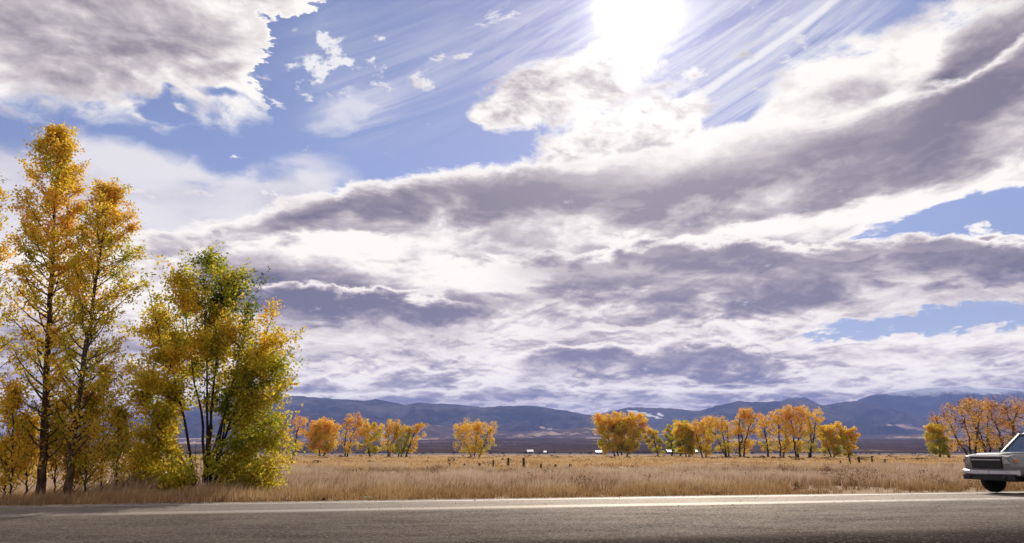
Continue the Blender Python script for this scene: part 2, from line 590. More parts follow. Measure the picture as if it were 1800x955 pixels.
def build_ground():
    ys = np.concatenate([np.array([-1500, -400, -120, -60, -30, -10, 0, 10]), np.linspace(12, 60, 70), np.linspace(62, 300, 90), np.geomspace(310, 18000, 40)])
    cols = np.linspace(-1, 1, 150)
    V = []
    for yy in ys:
        half = 120 + abs(yy) * 1.6
        out = half + (30000.0 - half) * np.array([0.01, 0.04, 0.15, 0.45, 1.0])
        xs = np.concatenate([-out[::-1], cols * half, out])
        V.append(np.stack([xs, np.full_like(xs, yy), np.zeros_like(xs)], 1))
    V = np.concatenate(V)
    V[:, 2] = ground_height(V[:, 0], V[:, 1])
    far = (V[:, 1] > 310) | (np.abs(V[:, 0]) > 700)
    V[far, 2] = -0.1
    m = new_mat('dry_field')
    p = pos()
    x, y, z = sepxyz(p)
    n1 = tnoise(mapping(p, scale=(0.012, 0.05, 0.1)), 1.0, 6, 0.6)
    n2 = tnoise(mapping(p, scale=(0.3, 0.9, 0.3)), 1.0, 6, 0.65)
    n3 = tnoise(p, 3.0, 5, 0.7)
    straw = ramp(n2, [(0.25, (0.16, 0.10, 0.055)), (0.5, (0.30, 0.205, 0.12)), (0.75, (0.43, 0.32, 0.21))])
    gold = ramp(n1 + (n2 - 0.5) * 0.5, [(0.3, (0.17, 0.095, 0.05)), (0.45, (0.33, 0.19, 0.08)), (0.58, (0.46, 0.30, 0.14)), (0.75, (0.22, 0.13, 0.07))])
    plain = ramp(n1 + (n2 - 0.5) * 0.3, [(0.3, (0.10, 0.075, 0.075)), (0.6, (0.17, 0.125, 0.115)), (0.8, (0.24, 0.17, 0.13))])
    yy = y + (n1 - 0.5) * 60.0
    c = mixc(sstep(yy, 55, 80), straw, gold)
    c = mixc(sstep(yy, 290, 420), c, plain)
    finish(c, 0.95, 0.1, bump=n3 + n2, bump_d=0.12, bump_s=0.6)
    o = link_mesh('ground', np_mesh('ground', V, grid_faces(len(ys), 160)), m)
    tag(o, kind='structure')


def build_road():
    m = new_mat('asphalt')
    p = pos()
    # along / across coordinates of the road
    def dotp(v, off):
        n = S.new('ShaderNodeVectorMath', operation='DOT_PRODUCT')
        S.put(n.inputs[0], p)
        n.inputs[1].default_value = v
        return S(n.outputs['Value']) - off
    s = dotp(road_u, EA.dot(road_u))
    d = dotp(road_n, EA.dot(road_n))
    q = vec(s, d, 0.0)
    worn = tnoise(mapping(q, scale=(0.03, 1.4, 1)), 1.0, 5, 0.55, dims='2D')
    patch = tnoise(mapping(q, scale=(0.08, 0.5, 1)), 1.0, 4, 0.6, dims='2D')
    agg = S.new('ShaderNodeTexVoronoi')
    S.put(agg.inputs['Vector'], p)
    agg.inputs['Scale'].default_value = 34.0
    stone = S(agg.outputs['Distance'])
    ac = S(agg.outputs['Color'])
    ax, ay, az_ = sepxyz(ac)
    grain = tnoise(p, 26.0, 5, 0.7)
    # polished wheel tracks and the pale shoulder strip
    def track(center, w):
        return sstep(S.math('ABSOLUTE', d - center + (worn - 0.5) * 0.5), w, w * 0.25)
    tracks = smax(track(-0.4, 0.6), track(-3.45, 0.55)) * 0.95
    old = sstep(d + (worn - 0.5) * 0.3, -3.75, -3.4)                  # the far lane is older, paler asphalt
    base = ramp(ax, [(0.0, (0.022, 0.017, 0.015)), (0.55, (0.040, 0.031, 0.027)), (0.88, (0.075, 0.060, 0.053)), (1.0, (0.32, 0.28, 0.25))])
    c = mixc(grain, base, (0.042, 0.032, 0.028))
    c = mixc(old * 0.8, c, (0.095, 0.080, 0.072))
    c = mixc(tracks * 0.6, c, (0.20, 0.172, 0.155))
    c = mixc(sstep(patch, 0.52, 0.72) * 0.35, c, (0.03, 0.024, 0.022))
    crack = S.new('ShaderNodeTexVoronoi', feature='DISTANCE_TO_EDGE')
    S.put(crack.inputs['Vector'], vmath('ADD', mapping(q, scale=(0.11, 0.2, 1)), vmath('SCALE', tnoise(q, 1.2, 4, 0.6, color=True), 0.35)))
    crack.inputs['Scale'].default_value = 1.0
    ck = sstep(S(crack.outputs['Distance']), 0.006, 0.0)
    c = mixc(ck * sstep(patch, 0.45, 0.6) * 0.8, c, (0.02, 0.016, 0.015))
    blot = tnoise(mapping(q, scale=(0.5, 1.6, 1)), 1.0, 6, 0.65, dims='2D')
    c = mixc(sstep(blot, 0.35, 0.7) * 0.45, c, (0.070, 0.055, 0.048))
    # matt stone with a sheen that only shows at a grazing view
    bp = S.new('ShaderNodeBump')
    bp.inputs['Strength'].default_value = 0.7
    bp.inputs['Distance'].default_value = 0.008
    S.put(bp.inputs['Height'], (1.0 - stone) * 0.9 + grain * 0.6)
    df = S.new('ShaderNodeBsdfDiffuse')
    S.put(df.inputs['Color'], c)
    S.tree.links.new(bp.outputs[0], df.inputs['Normal'])
    gl = S.new('ShaderNodeBsdfGlossy')
    gl.inputs['Color'].default_value = (1.0, 0.90, 0.80, 1)
    S.put(gl.inputs['Roughness'], 0.66 - tracks * 0.06 + (grain - 0.5) * 0.15)
    S.tree.links.new(bp.outputs[0], gl.inputs['Normal'])
    fr = S.new('ShaderNodeFresnel')
    fr.inputs['IOR'].default_value = 1.38
    sheen = S.math('POWER', S(fr.outputs[0]), 3.0)
    k = clamp01(sheen * (0.25 + tracks * 0.26 + old * 0.13 + (blot - 0.5) * 0.35 + (ay - 0.5) * 0.3))
    mx = S.new('ShaderNodeMixShader')
    S.put(mx.inputs[0], k)
    S.tree.links.new(df.outputs[0], mx.inputs[1])
    S.tree.links.new(gl.outputs[0], mx.inputs[2])
    ou = S.new('ShaderNodeOutputMaterial')
    S.tree.links.new(mx.outputs[0], ou.inputs[0])
    # slab, slightly crowned, with a broken far edge
    L0, L1, n = -90.0, 900.0, 900
    ss = np.concatenate([np.linspace(-90, 60, 700), np.linspace(60.5, 900, 200)])
    rows = []
    jag = np.array([0.05 * mnoise.fractal(Vector((a * 1.3, 0.3, 0)), 0.8, 2, 5) for a in ss])
    prof = [(0.06, -0.14), (0.0, -0.002), (-0.5, 0.0), (-3.4, 0.03), (-6.3, 0.045), (-9.4, 0.03), (-ROAD_W, 0.0), (-ROAD_W - 0.06, -0.14)]
    p0 = np.array(road_pt(0, 0))
    u, nn = np.array(road_u), np.array(road_n)
    for k, (dn, z) in enumerate(prof):
        off = jag if k < 2 else 0 * jag
        r = p0[None] + ss[:, None] * u[None] + (dn + off)[:, None] * nn[None]
        r[:, 2] = z
        rows.append(r)
    V = np.concatenate(rows)
    o = link_mesh('road', np_mesh('road', V, grid_faces(len(prof), len(ss))[:, ::-1]), m)
    tag(o, kind='structure')

    # painted line between the lanes, worn
    m = new_mat('worn_white_paint')
    p = pos()
    w = tnoise(p, 9.0, 6, 0.7)
    c = mixc(sstep(w, 0.42, 0.62), (0.74, 0.71, 0.67), (0.16, 0.135, 0.12))
    finish(c, 0.55, 0.4, bump=w, bump_d=0.003)

    def line(name, dn, wd, s0, s1, z):
        sv = np.linspace(s0, s1, 120)
        rows = []
        for dd in (dn - wd / 2, dn + wd / 2):
            r = p0[None] + sv[:, None] * u[None] + dd * nn[None] * np.ones((len(sv), 1))
            r[:, 2] = z
            rows.append(r)
        o = link_mesh(name, np_mesh(name, np.concatenate(rows), grid_faces(2, len(sv))), m)
        tag(o, kind='structure')
    line('road_line', -3.45, 0.15, 8.0, 400, 0.0345)
    line('road_edge_line', -0.16, 0.10, -80, 400, 0.004)
    return


def build_shoulder():
    """stony dirt that cuts the near corner of the asphalt at the lower right"""
    m = new_mat('stony_dirt')
    p = pos()
    a = tnoise(p, 14.0, 6, 0.7)
    b = tnoise(p, 60.0, 4, 0.7)
    finish(ramp(a * 0.6 + b * 0.4, [(0.3, (0.045, 0.03, 0.024)), (0.6, (0.11, 0.075, 0.055)), (0.8, (0.2, 0.15, 0.11))]), 0.95, 0.1, bump=a + b, bump_d=0.05, bump_s=0.9)
    a0, a1 = at_ground(1802, 927), at_ground(1752, 957)
    d = (a1 - a0).normalized()
    e0 = a0 - d * 6.0
    e1 = a1 + d * 4.0
    side = Vector((-d.y, d.x, 0))
    if side.x < 0:
        side = -side
    n, k = 40, 14
    V = []
    for j in range(k):
        for i in range(n):
            t = i / (n - 1)
            q = e0.lerp(e1, t) + side * (j / (k - 1)) * 6.0
            jag = 0.12 * mnoise.fractal(Vector((q.x * 2, q.y * 2, 3)), 0.8, 2, 4) if j == 0 else 0
            q = q + side * jag
            rim = min(i, n - 1 - i, j * 1.4, (k - 1 - j) * 1.4)
            h = -0.10 + 0.17 * min(rim / 2.2, 1.0) + 0.04 * min(rim, 1.0) * mnoise.fractal(Vector((q.x * 3, q.y * 3, 0)), 0.9, 2, 4)
            V.append((q.x, q.y, h))
    f = grid_faces(k, n)
    o = link_mesh('dirt_shoulder', np_mesh('dirt_shoulder', np.array(V), f), m, smooth=True)
    tag(o, kind='structure')


# ------------------------------------------------------------------ mountains
def mountain(name, prof, dist, depth, foot_px, mat, rough=0.35, seed=0, x_pad=0):
    """a range whose skyline runs through photograph points, standing at a real distance"""
    P = [(at_depth(x, y, dist)) for x, y in prof]
    xs = np.array([p.x for p in P])
    hs = np.array([p.z for p in P])
    nc = max(160, int((prof[-1][0] - prof[0][0]) * 0.55))
    X = np.linspace(xs[0], xs[-1], nc)
    H = np.interp(X, xs, hs)
    # light smoothing of the corners
    ker = np.array([1, 2, 3, 2, 1]) / 9.0
    Hs = np.convolve(np.pad(H, 2, mode='edge'), ker, 'valid')
    hm = float(hs.max())
    ts = np.concatenate([np.linspace(0, 1, 56), np.linspace(1.06, 2.0, 14)])
    V = np.zeros((len(ts), nc, 3))
    for r, t in enumerate(ts):
        yy = dist - depth * (1 - t)
        for c in range(nc):
            k = yy / dist if t <= 1 else 1 + depth * (t - 1) / dist
            xx = X[c] * (0.35 + 0.65 * k)
            h = Hs[c]
            f = t if t <= 1 else 2 - t
            ft = 0.42 * f + 0.58 * f * f
            nv = Vector((xx / hm * 0.9, yy / hm * 0.75, seed * 7.3))
            rg = mnoise.ridged_multi_fractal(nv, 0.9, 2.1, 6, 1.0, 2.0) - 1.0
            fine = mnoise.fractal(nv * 5.0, 0.8, 2.0, 4)
            env = math.sin(math.pi * min(max(f, 0), 1)) ** 0.8
            top = f ** 6
            z = h * ft + hm * rough * (rg * 0.55 * env) + hm * 0.020 * fine * (0.5 * env + 0.8 * top)
            z = min(z, h * (0.25 + 0.75 * f) + hm * 0.03)
            V[r, c] = (xx, yy, max(z, -5.0) if f > 0.02 else -8.0)
    o = link_mesh(name, np_mesh(name, V.reshape(-1, 3), grid_faces(len(ts), nc)), mat, smooth=True)
    tag(o, kind='structure')
    return o


def mountain_mat(name, low, high, patches=None, snow=None, scale=1.0):
    m = new_mat(name)
    p = pos()
    x, y, z = sepxyz(p)
    n1 = tnoise(mapping(p, scale=(0.0012 * scale, 0.0012 * scale, 0.003 * scale)), 1.0, 8, 0.62)
    n2 = tnoise(mapping(p, scale=(0.008 * scale, 0.008 * scale, 0.012 * scale)), 1.0, 6, 0.65)
    c = mixc(sstep(n1 * 0.6 + n2 * 0.4, 0.40, 0.60), low, high)
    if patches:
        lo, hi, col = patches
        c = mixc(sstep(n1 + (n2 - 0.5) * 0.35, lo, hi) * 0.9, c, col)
    if snow:
        z0, z1, th = snow
        sn = sstep(z + (n1 - 0.5) * (z1 - z0) * 3.2 + (n2 - 0.5) * (z1 - z0) * 2.0, z0, z1)
        c = mixc(sn * th, c, (0.82, 0.84, 0.88))
    finish(c, 1.0, 0.0)
    return m


def patch_snow_mat(name, low, high, spots):
    """forest with snowfields, meadows or grass painted as sunlit at given places (world x, z centre and half sizes)"""
    m = new_mat(name)
    p = pos()
    n1 = tnoise(mapping(p, scale=(0.0016, 0.0016, 0.004)), 1.0, 8, 0.62)
    n2 = tnoise(mapping(p, scale=(0.009, 0.009, 0.013)), 1.0, 6, 0.65)
    c = mixc(sstep(n1 * 0.6 + n2 * 0.4, 0.40, 0.60), low, high)
    wv = vmath('SCALE', vmath('SUBTRACT', tnoise(mapping(p, scale=(0.006, 0.006, 0.012)), 1.0, 6, 0.65, color=True), (0.5, 0.5, 0.5)), 1.0)
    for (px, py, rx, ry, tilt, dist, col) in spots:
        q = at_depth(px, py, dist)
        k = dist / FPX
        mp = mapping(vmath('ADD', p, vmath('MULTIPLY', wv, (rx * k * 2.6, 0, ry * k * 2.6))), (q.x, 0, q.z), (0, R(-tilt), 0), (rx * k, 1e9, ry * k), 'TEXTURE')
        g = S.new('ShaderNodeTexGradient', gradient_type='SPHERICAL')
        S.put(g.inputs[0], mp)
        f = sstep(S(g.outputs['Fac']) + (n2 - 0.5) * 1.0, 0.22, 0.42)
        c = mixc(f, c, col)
    finish(c, 1.0, 0.0)
    return m


def build_mountains():
    FOREST_LO, FOREST_HI = (0.014, 0.016, 0.020), (0.105, 0.092, 0.084)
    SUNLIT_TAN = (0.42, 0.31, 0.24)  # dry grass, with sunlight between cloud shadows painted into its colour
    SNOW = (0.85, 0.86, 0.9)
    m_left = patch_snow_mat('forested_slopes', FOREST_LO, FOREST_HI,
                            [(970, 751, 26, 3.5, 4, 5700, SUNLIT_TAN), (690, 742, 30, 3, -5, 5900, (0.16, 0.12, 0.11)), (620, 725, 26, 3, -10, 6200, (0.12, 0.09, 0.10)),
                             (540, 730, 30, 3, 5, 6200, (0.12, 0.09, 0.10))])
    mountain('forested_mountain_range', [(-500, 770), (-200, 768), (0, 764), (100, 760), (180, 748), (250, 733), (300, 722), (400, 706), (470, 701), (520, 696), (545, 698),
                          (600, 702), (640, 705), (663, 701), (690, 707), (712, 711), (738, 708), (770, 710), (800, 712), (850, 716), (885, 713),
                          (930, 713), (975, 719), (1010, 725), (1050, 731), (1100, 742), (1150, 756), (1210, 775)], 7000, 2200, 780, m_left, 0.50, 1)
    m_mid = patch_snow_mat('high_forest_with_snow', FOREST_LO, FOREST_HI,
                           [(1135, 725, 26, 5, -14, 7500, SNOW), (1150, 730, 22, 4, -20, 7500, SNOW), (1168, 727, 10, 2.5, -25, 7500, SNOW), (1116, 721, 10, 3, -15, 7500, SNOW)])
    mountain('snow_patched_mountain', [(940, 760), (1000, 740), (1050, 728), (1085, 720), (1108, 716), (1128, 717), (1150, 717), (1180, 718), (1205, 720), (1240, 724), (1300, 730), (1400, 745), (1500, 770)],
             7900, 1500, 780, m_mid, 0.40, 2)
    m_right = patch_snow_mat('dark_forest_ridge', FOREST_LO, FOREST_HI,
                             [(1585, 752, 34, 6, -12, 6000, SUNLIT_TAN), (1540, 749, 12, 2.5, 0, 6000, SUNLIT_TAN), (1516, 741, 12, 2.5, 10, 6000, (0.30, 0.23, 0.19)), (1625, 748, 24, 4, 12, 6000, SUNLIT_TAN), (1700, 752, 50, 4, 5, 6000, (0.3, 0.23, 0.18)), (1460, 745, 20, 2.5, 5, 6000, (0.2, 0.15, 0.14))])
    mountain('dark_forest_mountain', [(1040, 775), (1110, 757), (1160, 745), (1200, 732), (1235, 721), (1262, 713), (1300, 705), (1335, 707), (1372, 705), (1393, 700), (1412, 704), (1445, 713), (1475, 708),
                         (1508, 704), (1535, 711), (1575, 721), (1620, 733), (1680, 740), (1760, 744), (1900, 748), (2100, 752), (2400, 760)], 7200, 2200, 780, m_right, 0.48, 3)
    m_far = mountain_mat('snowy_summit', FOREST_LO, (0.07, 0.07, 0.08), snow=(665, 750, 0.95))
    mountain('snow_capped_mountain', [(1250, 745), (1330, 722), (1375, 704), (1396, 694), (1415, 698), (1445, 712), (1490, 708), (1520, 700), (1555, 690), (1590, 685), (1630, 681), (1665, 679), (1695, 677), (1720, 681), (1760, 683),
                         (1800, 685), (1860, 680), (1950, 690), (2100, 700), (2400, 730)], 8700, 1500, 780, m_far, 0.30, 4)
    m_front = mountain_mat('dark_spur', (0.012, 0.013, 0.016), (0.060, 0.050, 0.048), scale=2.0)
    mountain('forested_spur', [(60, 778), (150, 772), (250, 758), (350, 742), (450, 731), (520, 727), (580, 731), (632, 727), (690, 738), (740, 749), (790, 762), (850, 776)], 5900, 1200, 780, m_front, 0.5, 8)
    mountain('forested_spur', [(1160, 778), (1240, 762), (1320, 748), (1390, 741), (1450, 737), (1500, 742), (1560, 753), (1620, 764), (1680, 776)], 6000, 1200, 780, m_front, 0.5, 9)
    # pale foothills and the rising sage plain in front of the ranges
    m_foot = mountain_mat('sage_foothills', (0.075, 0.055, 0.060), (0.13, 0.095, 0.085), patches=(0.51, 0.59, (0.42, 0.30, 0.225)), scale=1.6)  # pale patches: grassland with the sunlight on it put into the colour
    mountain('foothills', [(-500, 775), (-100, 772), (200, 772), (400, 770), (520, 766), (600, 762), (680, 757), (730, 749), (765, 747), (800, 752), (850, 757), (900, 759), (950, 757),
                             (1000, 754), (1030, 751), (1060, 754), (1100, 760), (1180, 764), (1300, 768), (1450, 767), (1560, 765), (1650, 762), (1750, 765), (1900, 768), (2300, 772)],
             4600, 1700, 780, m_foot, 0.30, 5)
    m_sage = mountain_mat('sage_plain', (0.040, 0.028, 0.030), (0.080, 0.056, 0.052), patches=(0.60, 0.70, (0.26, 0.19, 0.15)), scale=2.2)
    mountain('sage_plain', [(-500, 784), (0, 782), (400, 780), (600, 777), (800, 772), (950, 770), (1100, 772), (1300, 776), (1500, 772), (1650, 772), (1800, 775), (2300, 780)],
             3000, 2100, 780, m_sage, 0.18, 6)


def build_haze():
    m = bpy.data.materials.new('valley_haze')
    m.use_nodes = True
    S.tree = m.node_tree
    S.tree.nodes.clear()
    v = S.new('ShaderNodeVolumePrincipled')
    v.inputs['Color'].default_value = (0.33, 0.44, 1.0, 1)
    v.inputs['Density'].default_value = HAZE
    v.inputs['Anisotropy'].default_value = 0.1
    o = S.new('ShaderNodeOutputMaterial')
    S.tree.links.new(v.outputs[0], o.inputs['Volume'])
    bm = bmesh.new()
    bmesh.ops.create_cube(bm, size=1.0)
    me = bpy.data.meshes.new('haze')
    bm.to_mesh(me)
    bm.free()
    ob = link_mesh('haze', me, m)
    ob.scale = (66000, 24000, 980)
    ob.location = (0, 9500, 980 / 2 - 12)
    tag(ob, 'thin blue haze filling the valley', kind='stuff')


HAZE = 7.0e-5
build_ground()
build_road()
build_shoulder()
build_mountains()
build_haze()


# ------------------------------------------------------------------ grass
def gh(x, y):
    return float(ground_height(np.array([x]), np.array([y]))[0])


def grass(name, label, n, y0, y1, dens_pow, blades, h, w, spread, mat, lean=0.35, zone=None, min_edge=0.08, side=0.80, clump=0.25, hue_bias=0.0):
    r = np.random.default_rng(abs(hash(name)) % 1000 if False else sum(map(ord, name)))
    # roots scattered over the part of the field in view
    u = r.random(n * 3)
    y = y0 + (y1 - y0) * u ** dens_pow
    x = (r.random(n * 3) * 2 - 1) * (side * y + 4)
    d = (x - EA.x) * road_n.x + (y - EA.y) * road_n.y
    keep = d > min_edge + 0.25 * r.random(n * 3) ** 2
    x, y, d = x[keep], y[keep], d[keep]
    # patchy growth
    f = np.array([mnoise.fractal(Vector((a * 0.16, b * 0.10, 1.7)), 0.9, 2.0, 4) for a, b in zip(x, y)])
    g = np.array([mnoise.fractal(Vector((a * 0.55, b * 0.30, 9.1)), 0.9, 2.0, 3) for a, b in zip(x, y)])
    p = np.clip(0.52 + 0.75 * f + 1.3 * clump * g, 0.05, 1)
    keep = r.random(len(x)) < p
    if zone is not None:
        keep &= r.random(len(x)) < zone(x, y, d)
    x, y, d, f, g = (a[keep][:n] for a in (x, y, d, f, g))
    m = len(x)
    z = ground_height(x, y)
    hs = h * (0.65 + 0.5 * r.random(m)) * (1 + 0.75 * np.clip(g, -0.7, 0.9) + 0.3 * np.clip(f, -0.6, 0.8))
    hs *= np.clip(0.35 + d / 0.9, 0.35, 1.0)
    B = blades
    bx = np.repeat(x, B) + r.normal(0, spread, m * B)
    by = np.repeat(y, B) + r.normal(0, spread, m * B)
    bz = np.repeat(z, B) - 0.02
    bh = np.repeat(hs, B) * (0.55 + 0.6 * r.random(m * B))
    ang = r.random(m * B) * 2 * np.pi
    ln = lean * bh * r.random(m * B) ** 1.2 + 0.03
    wd = w * (0.6 + 0.8 * r.random(m * B))
    face = r.normal(0, 0.8, m * B)                          # blades face mostly any way, a little to the road
    cx, cy = np.cos(face) * wd / 2, np.sin(face) * wd / 2
    wind = 0.10 * bh
    tx, ty = bx + np.cos(ang) * ln + wind, by + np.sin(ang) * ln
    mx, my = bx + np.cos(ang) * ln * 0.35 + wind * 0.3, by + np.sin(ang) * ln * 0.35
    V = np.zeros((m * B, 5, 3))
    V[:, 0] = np.stack([bx - cx * .7, by - cy * .7, bz], 1)
    V[:, 1] = np.stack([bx + cx * .7, by + cy * .7, bz], 1)
    V[:, 2] = np.stack([mx + cx, my + cy, bz + bh * 0.6], 1)
    V[:, 3] = np.stack([mx - cx, my - cy, bz + bh * 0.6], 1)
    V[:, 4] = np.stack([tx, ty, bz + bh], 1)
    i0 = np.arange(m * B) * 5
    F = np.concatenate([np.stack([i0, i0 + 1, i0 + 2], 1), np.stack([i0, i0 + 2, i0 + 3], 1), np.stack([i0 + 3, i0 + 2, i0 + 4], 1)])
    hue = np.repeat(np.clip(0.5 + 0.75 * f + 0.45 * g + hue_bias + r.normal(0, 0.12, m), 0, 1), B) + r.normal(0, 0.20, m * B)
    tip = np.tile(np.array([0, 0, 0.6, 0.6, 1.0]), m * B)
    me = np_mesh(name, V.reshape(-1, 3), F, {'hue': np.repeat(np.clip(hue, 0, 1), 5), 'tip': tip})
    o = link_mesh(name, me, mat)
    tag(o, label, 'grass', kind='stuff')
    return m


def grass_mat(name, stops, tipcol):
    m = new_mat(name)
    c = ramp(attr('hue'), stops)
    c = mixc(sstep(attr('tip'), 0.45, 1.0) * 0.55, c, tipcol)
    finish(c, 0.75, 0.15, transl=(0.45, c))
    return m


def build_grass():
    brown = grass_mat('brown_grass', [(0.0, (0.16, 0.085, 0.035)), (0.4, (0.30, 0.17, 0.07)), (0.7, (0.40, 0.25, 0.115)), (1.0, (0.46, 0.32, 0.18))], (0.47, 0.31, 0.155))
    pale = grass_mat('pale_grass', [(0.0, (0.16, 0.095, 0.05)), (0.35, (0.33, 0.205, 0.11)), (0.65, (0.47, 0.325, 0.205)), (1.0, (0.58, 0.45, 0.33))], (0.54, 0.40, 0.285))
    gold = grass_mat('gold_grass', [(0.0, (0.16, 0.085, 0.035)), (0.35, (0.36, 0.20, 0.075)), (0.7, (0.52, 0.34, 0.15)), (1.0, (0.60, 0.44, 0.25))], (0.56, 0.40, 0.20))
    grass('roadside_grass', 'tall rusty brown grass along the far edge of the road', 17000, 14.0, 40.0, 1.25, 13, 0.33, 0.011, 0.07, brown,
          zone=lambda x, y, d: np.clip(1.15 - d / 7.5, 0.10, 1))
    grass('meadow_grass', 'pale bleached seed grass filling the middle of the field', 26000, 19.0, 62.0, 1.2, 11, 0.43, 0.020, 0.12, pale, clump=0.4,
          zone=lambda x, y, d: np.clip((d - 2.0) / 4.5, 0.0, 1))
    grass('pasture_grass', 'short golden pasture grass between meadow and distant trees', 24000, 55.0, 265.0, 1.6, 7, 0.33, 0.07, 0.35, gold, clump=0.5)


# ------------------------------------------------------------------ trees
def tubes(paths, sides=6):
    """list of (points, radii) -> one mesh"""
    VV, FF, n0 = [], [], 0
    k = sides
    a = np.arange(k) * 2 * np.pi / k
    for P, rad in paths:
        P = np.asarray(P, float)
        rad = np.asarray(rad, float)
        T = np.gradient(P, axis=0)
        T /= np.linalg.norm(T, axis=1, keepdims=True) + 1e-9
        ref = np.where(np.abs(T[:, 2:3]) > 0.9, np.array([[1.0, 0, 0]]), np.array([[0, 0, 1.0]]))
        ref = np.tile(ref[0], (len(P), 1))
        A = np.cross(T, ref)
        A /= np.linalg.norm(A, axis=1, keepdims=True) + 1e-9
        Bv = np.cross(T, A)
        ring = P[:, None] + rad[:, None, None] * (np.cos(a)[None, :, None] * A[:, None] + np.sin(a)[None, :, None] * Bv[:, None])
        VV.append(ring.reshape(-1, 3))
        m = len(P)
        i = np.arange((m - 1) * k)
        r_, c_ = i // k, i % k
        c2 = (c_ + 1) % k
        FF.append(np.stack([r_ * k + c_, r_ * k + c2, (r_ + 1) * k + c2, (r_ + 1) * k + c_], 1) + n0)
        n0 += m * k
    return np.concatenate(VV), np.concatenate(FF)


def leaf_cards(C, size, r, hue, elong=1.35, droop=0.0):
    """small folded leaves at points C"""
    n = len(C)
    u = r.normal(size=(n, 3))
    u[:, 2] -= droop
    u /= np.linalg.norm(u, axis=1, keepdims=True)
    v = np.cross(u, r.normal(size=(n, 3)))
    v /= np.linalg.norm(v, axis=1, keepdims=True)
    w = np.cross(u, v)
    s = (size * (0.65 + 0.7 * r.random(n)))[:, None]
    V = np.zeros((n, 4, 3))
    V[:, 0] = C - u * s * 0.5 * elong
    V[:, 1] = C + v * s * 0.5 + w * s * 0.12
    V[:, 2] = C + u * s * 0.5 * elong
    V[:, 3] = C - v * s * 0.5 + w * s * 0.12
    F = np.arange(n * 4).reshape(-1, 4)
    return V.reshape(-1, 3), F, np.repeat(hue, 4)


def leaf_mat(name, stops, gain=1.0):
    m = new_mat(name)
    c = ramp(attr('hue'), [(p, tuple(min(1, v * gain) for v in col)) for p, col in stops])
    t = ramp(attr('hue'), [(p, tuple(min(1, v * gain * 1.55) for v in col)) for p, col in stops])
    finish(c, 0.5, 0.35, transl=(0.58, t))
    return m


def bark_mat(name, a, b, scale=6.0):
    m = new_mat(name)
    tc = S.new('ShaderNodeTexCoord')
    n = tnoise(mapping(S(tc.outputs['Object']), scale=(scale * 2, scale * 2, scale * 0.35)), 1.0, 6, 0.65)
    finish(mixc(sstep(n, 0.35, 0.65), a, b), 0.9, 0.15, bump=n, bump_d=0.03, bump_s=0.9)
    return m


AUTUMN = [(0.0, (0.045, 0.075, 0.012)), (0.18, (0.12, 0.15, 0.015)), (0.36, (0.30, 0.27, 0.018)), (0.55, (0.50, 0.335, 0.03)), (0.75, (0.48, 0.255, 0.042)), (0.9, (0.38, 0.19, 0.055)), (1.0, (0.26, 0.13, 0.05))]


def curve_path(p0, p1, r, n=9, bow=0.12, up=0.0):
    """a gently crooked line from p0 to p1"""
    p0, p1 = np.asarray(p0, float), np.asarray(p1, float)
    L = np.linalg.norm(p1 - p0)
    t = np.linspace(0, 1, n)[:, None]
    off = r.normal(size=3) * bow * L
    off2 = r.normal(size=3) * bow * 0.4 * L
    P = p0 + (p1 - p0) * t + np.sin(np.pi * t) * off + np.sin(2 * np.pi * t) * off2
    P[:, 2] += up * L * np.sin(np.pi * t[:, 0])
    return P


def make_tree(name, label, group, base, trunks, limbs, twigs, leaves, leafmat, barkmat, sides=7):
    """base: ground point; trunks/limbs/twigs: world paths; leaves: (points, hue, size)"""
    root = empty(name, base)
    tag(root, label, 'tree', group)
    b = np.array(base)

    def local(paths):
        return [(np.asarray(P) - b, rr) for P, rr in paths]
    V, F = tubes(local(trunks), sides)
    tr = link_mesh('trunk', np_mesh('trunk', V, F), barkmat, root, smooth=True)
    if limbs:
        V, F = tubes(local(limbs), 5)
        tag(link_mesh('branches', np_mesh('branches', V, F), barkmat, tr, smooth=True), kind='stuff')
    if twigs:
        V, F = tubes(local(twigs), 3)
        tag(link_mesh('twigs', np_mesh('twigs', V, F), barkmat, tr), kind='stuff')
    VV, FF, HH, n0 = [], [], [], 0
    for V, F, H in leaves:
        VV.append(V - b)
        FF.append(F + n0)
        HH.append(H)
        n0 += len(V)
    me = np_mesh('crown', np.concatenate(VV), np.concatenate(FF), {'hue': np.concatenate(HH)})
    tag(link_mesh('crown', me, leafmat, root), kind='stuff')
    return root


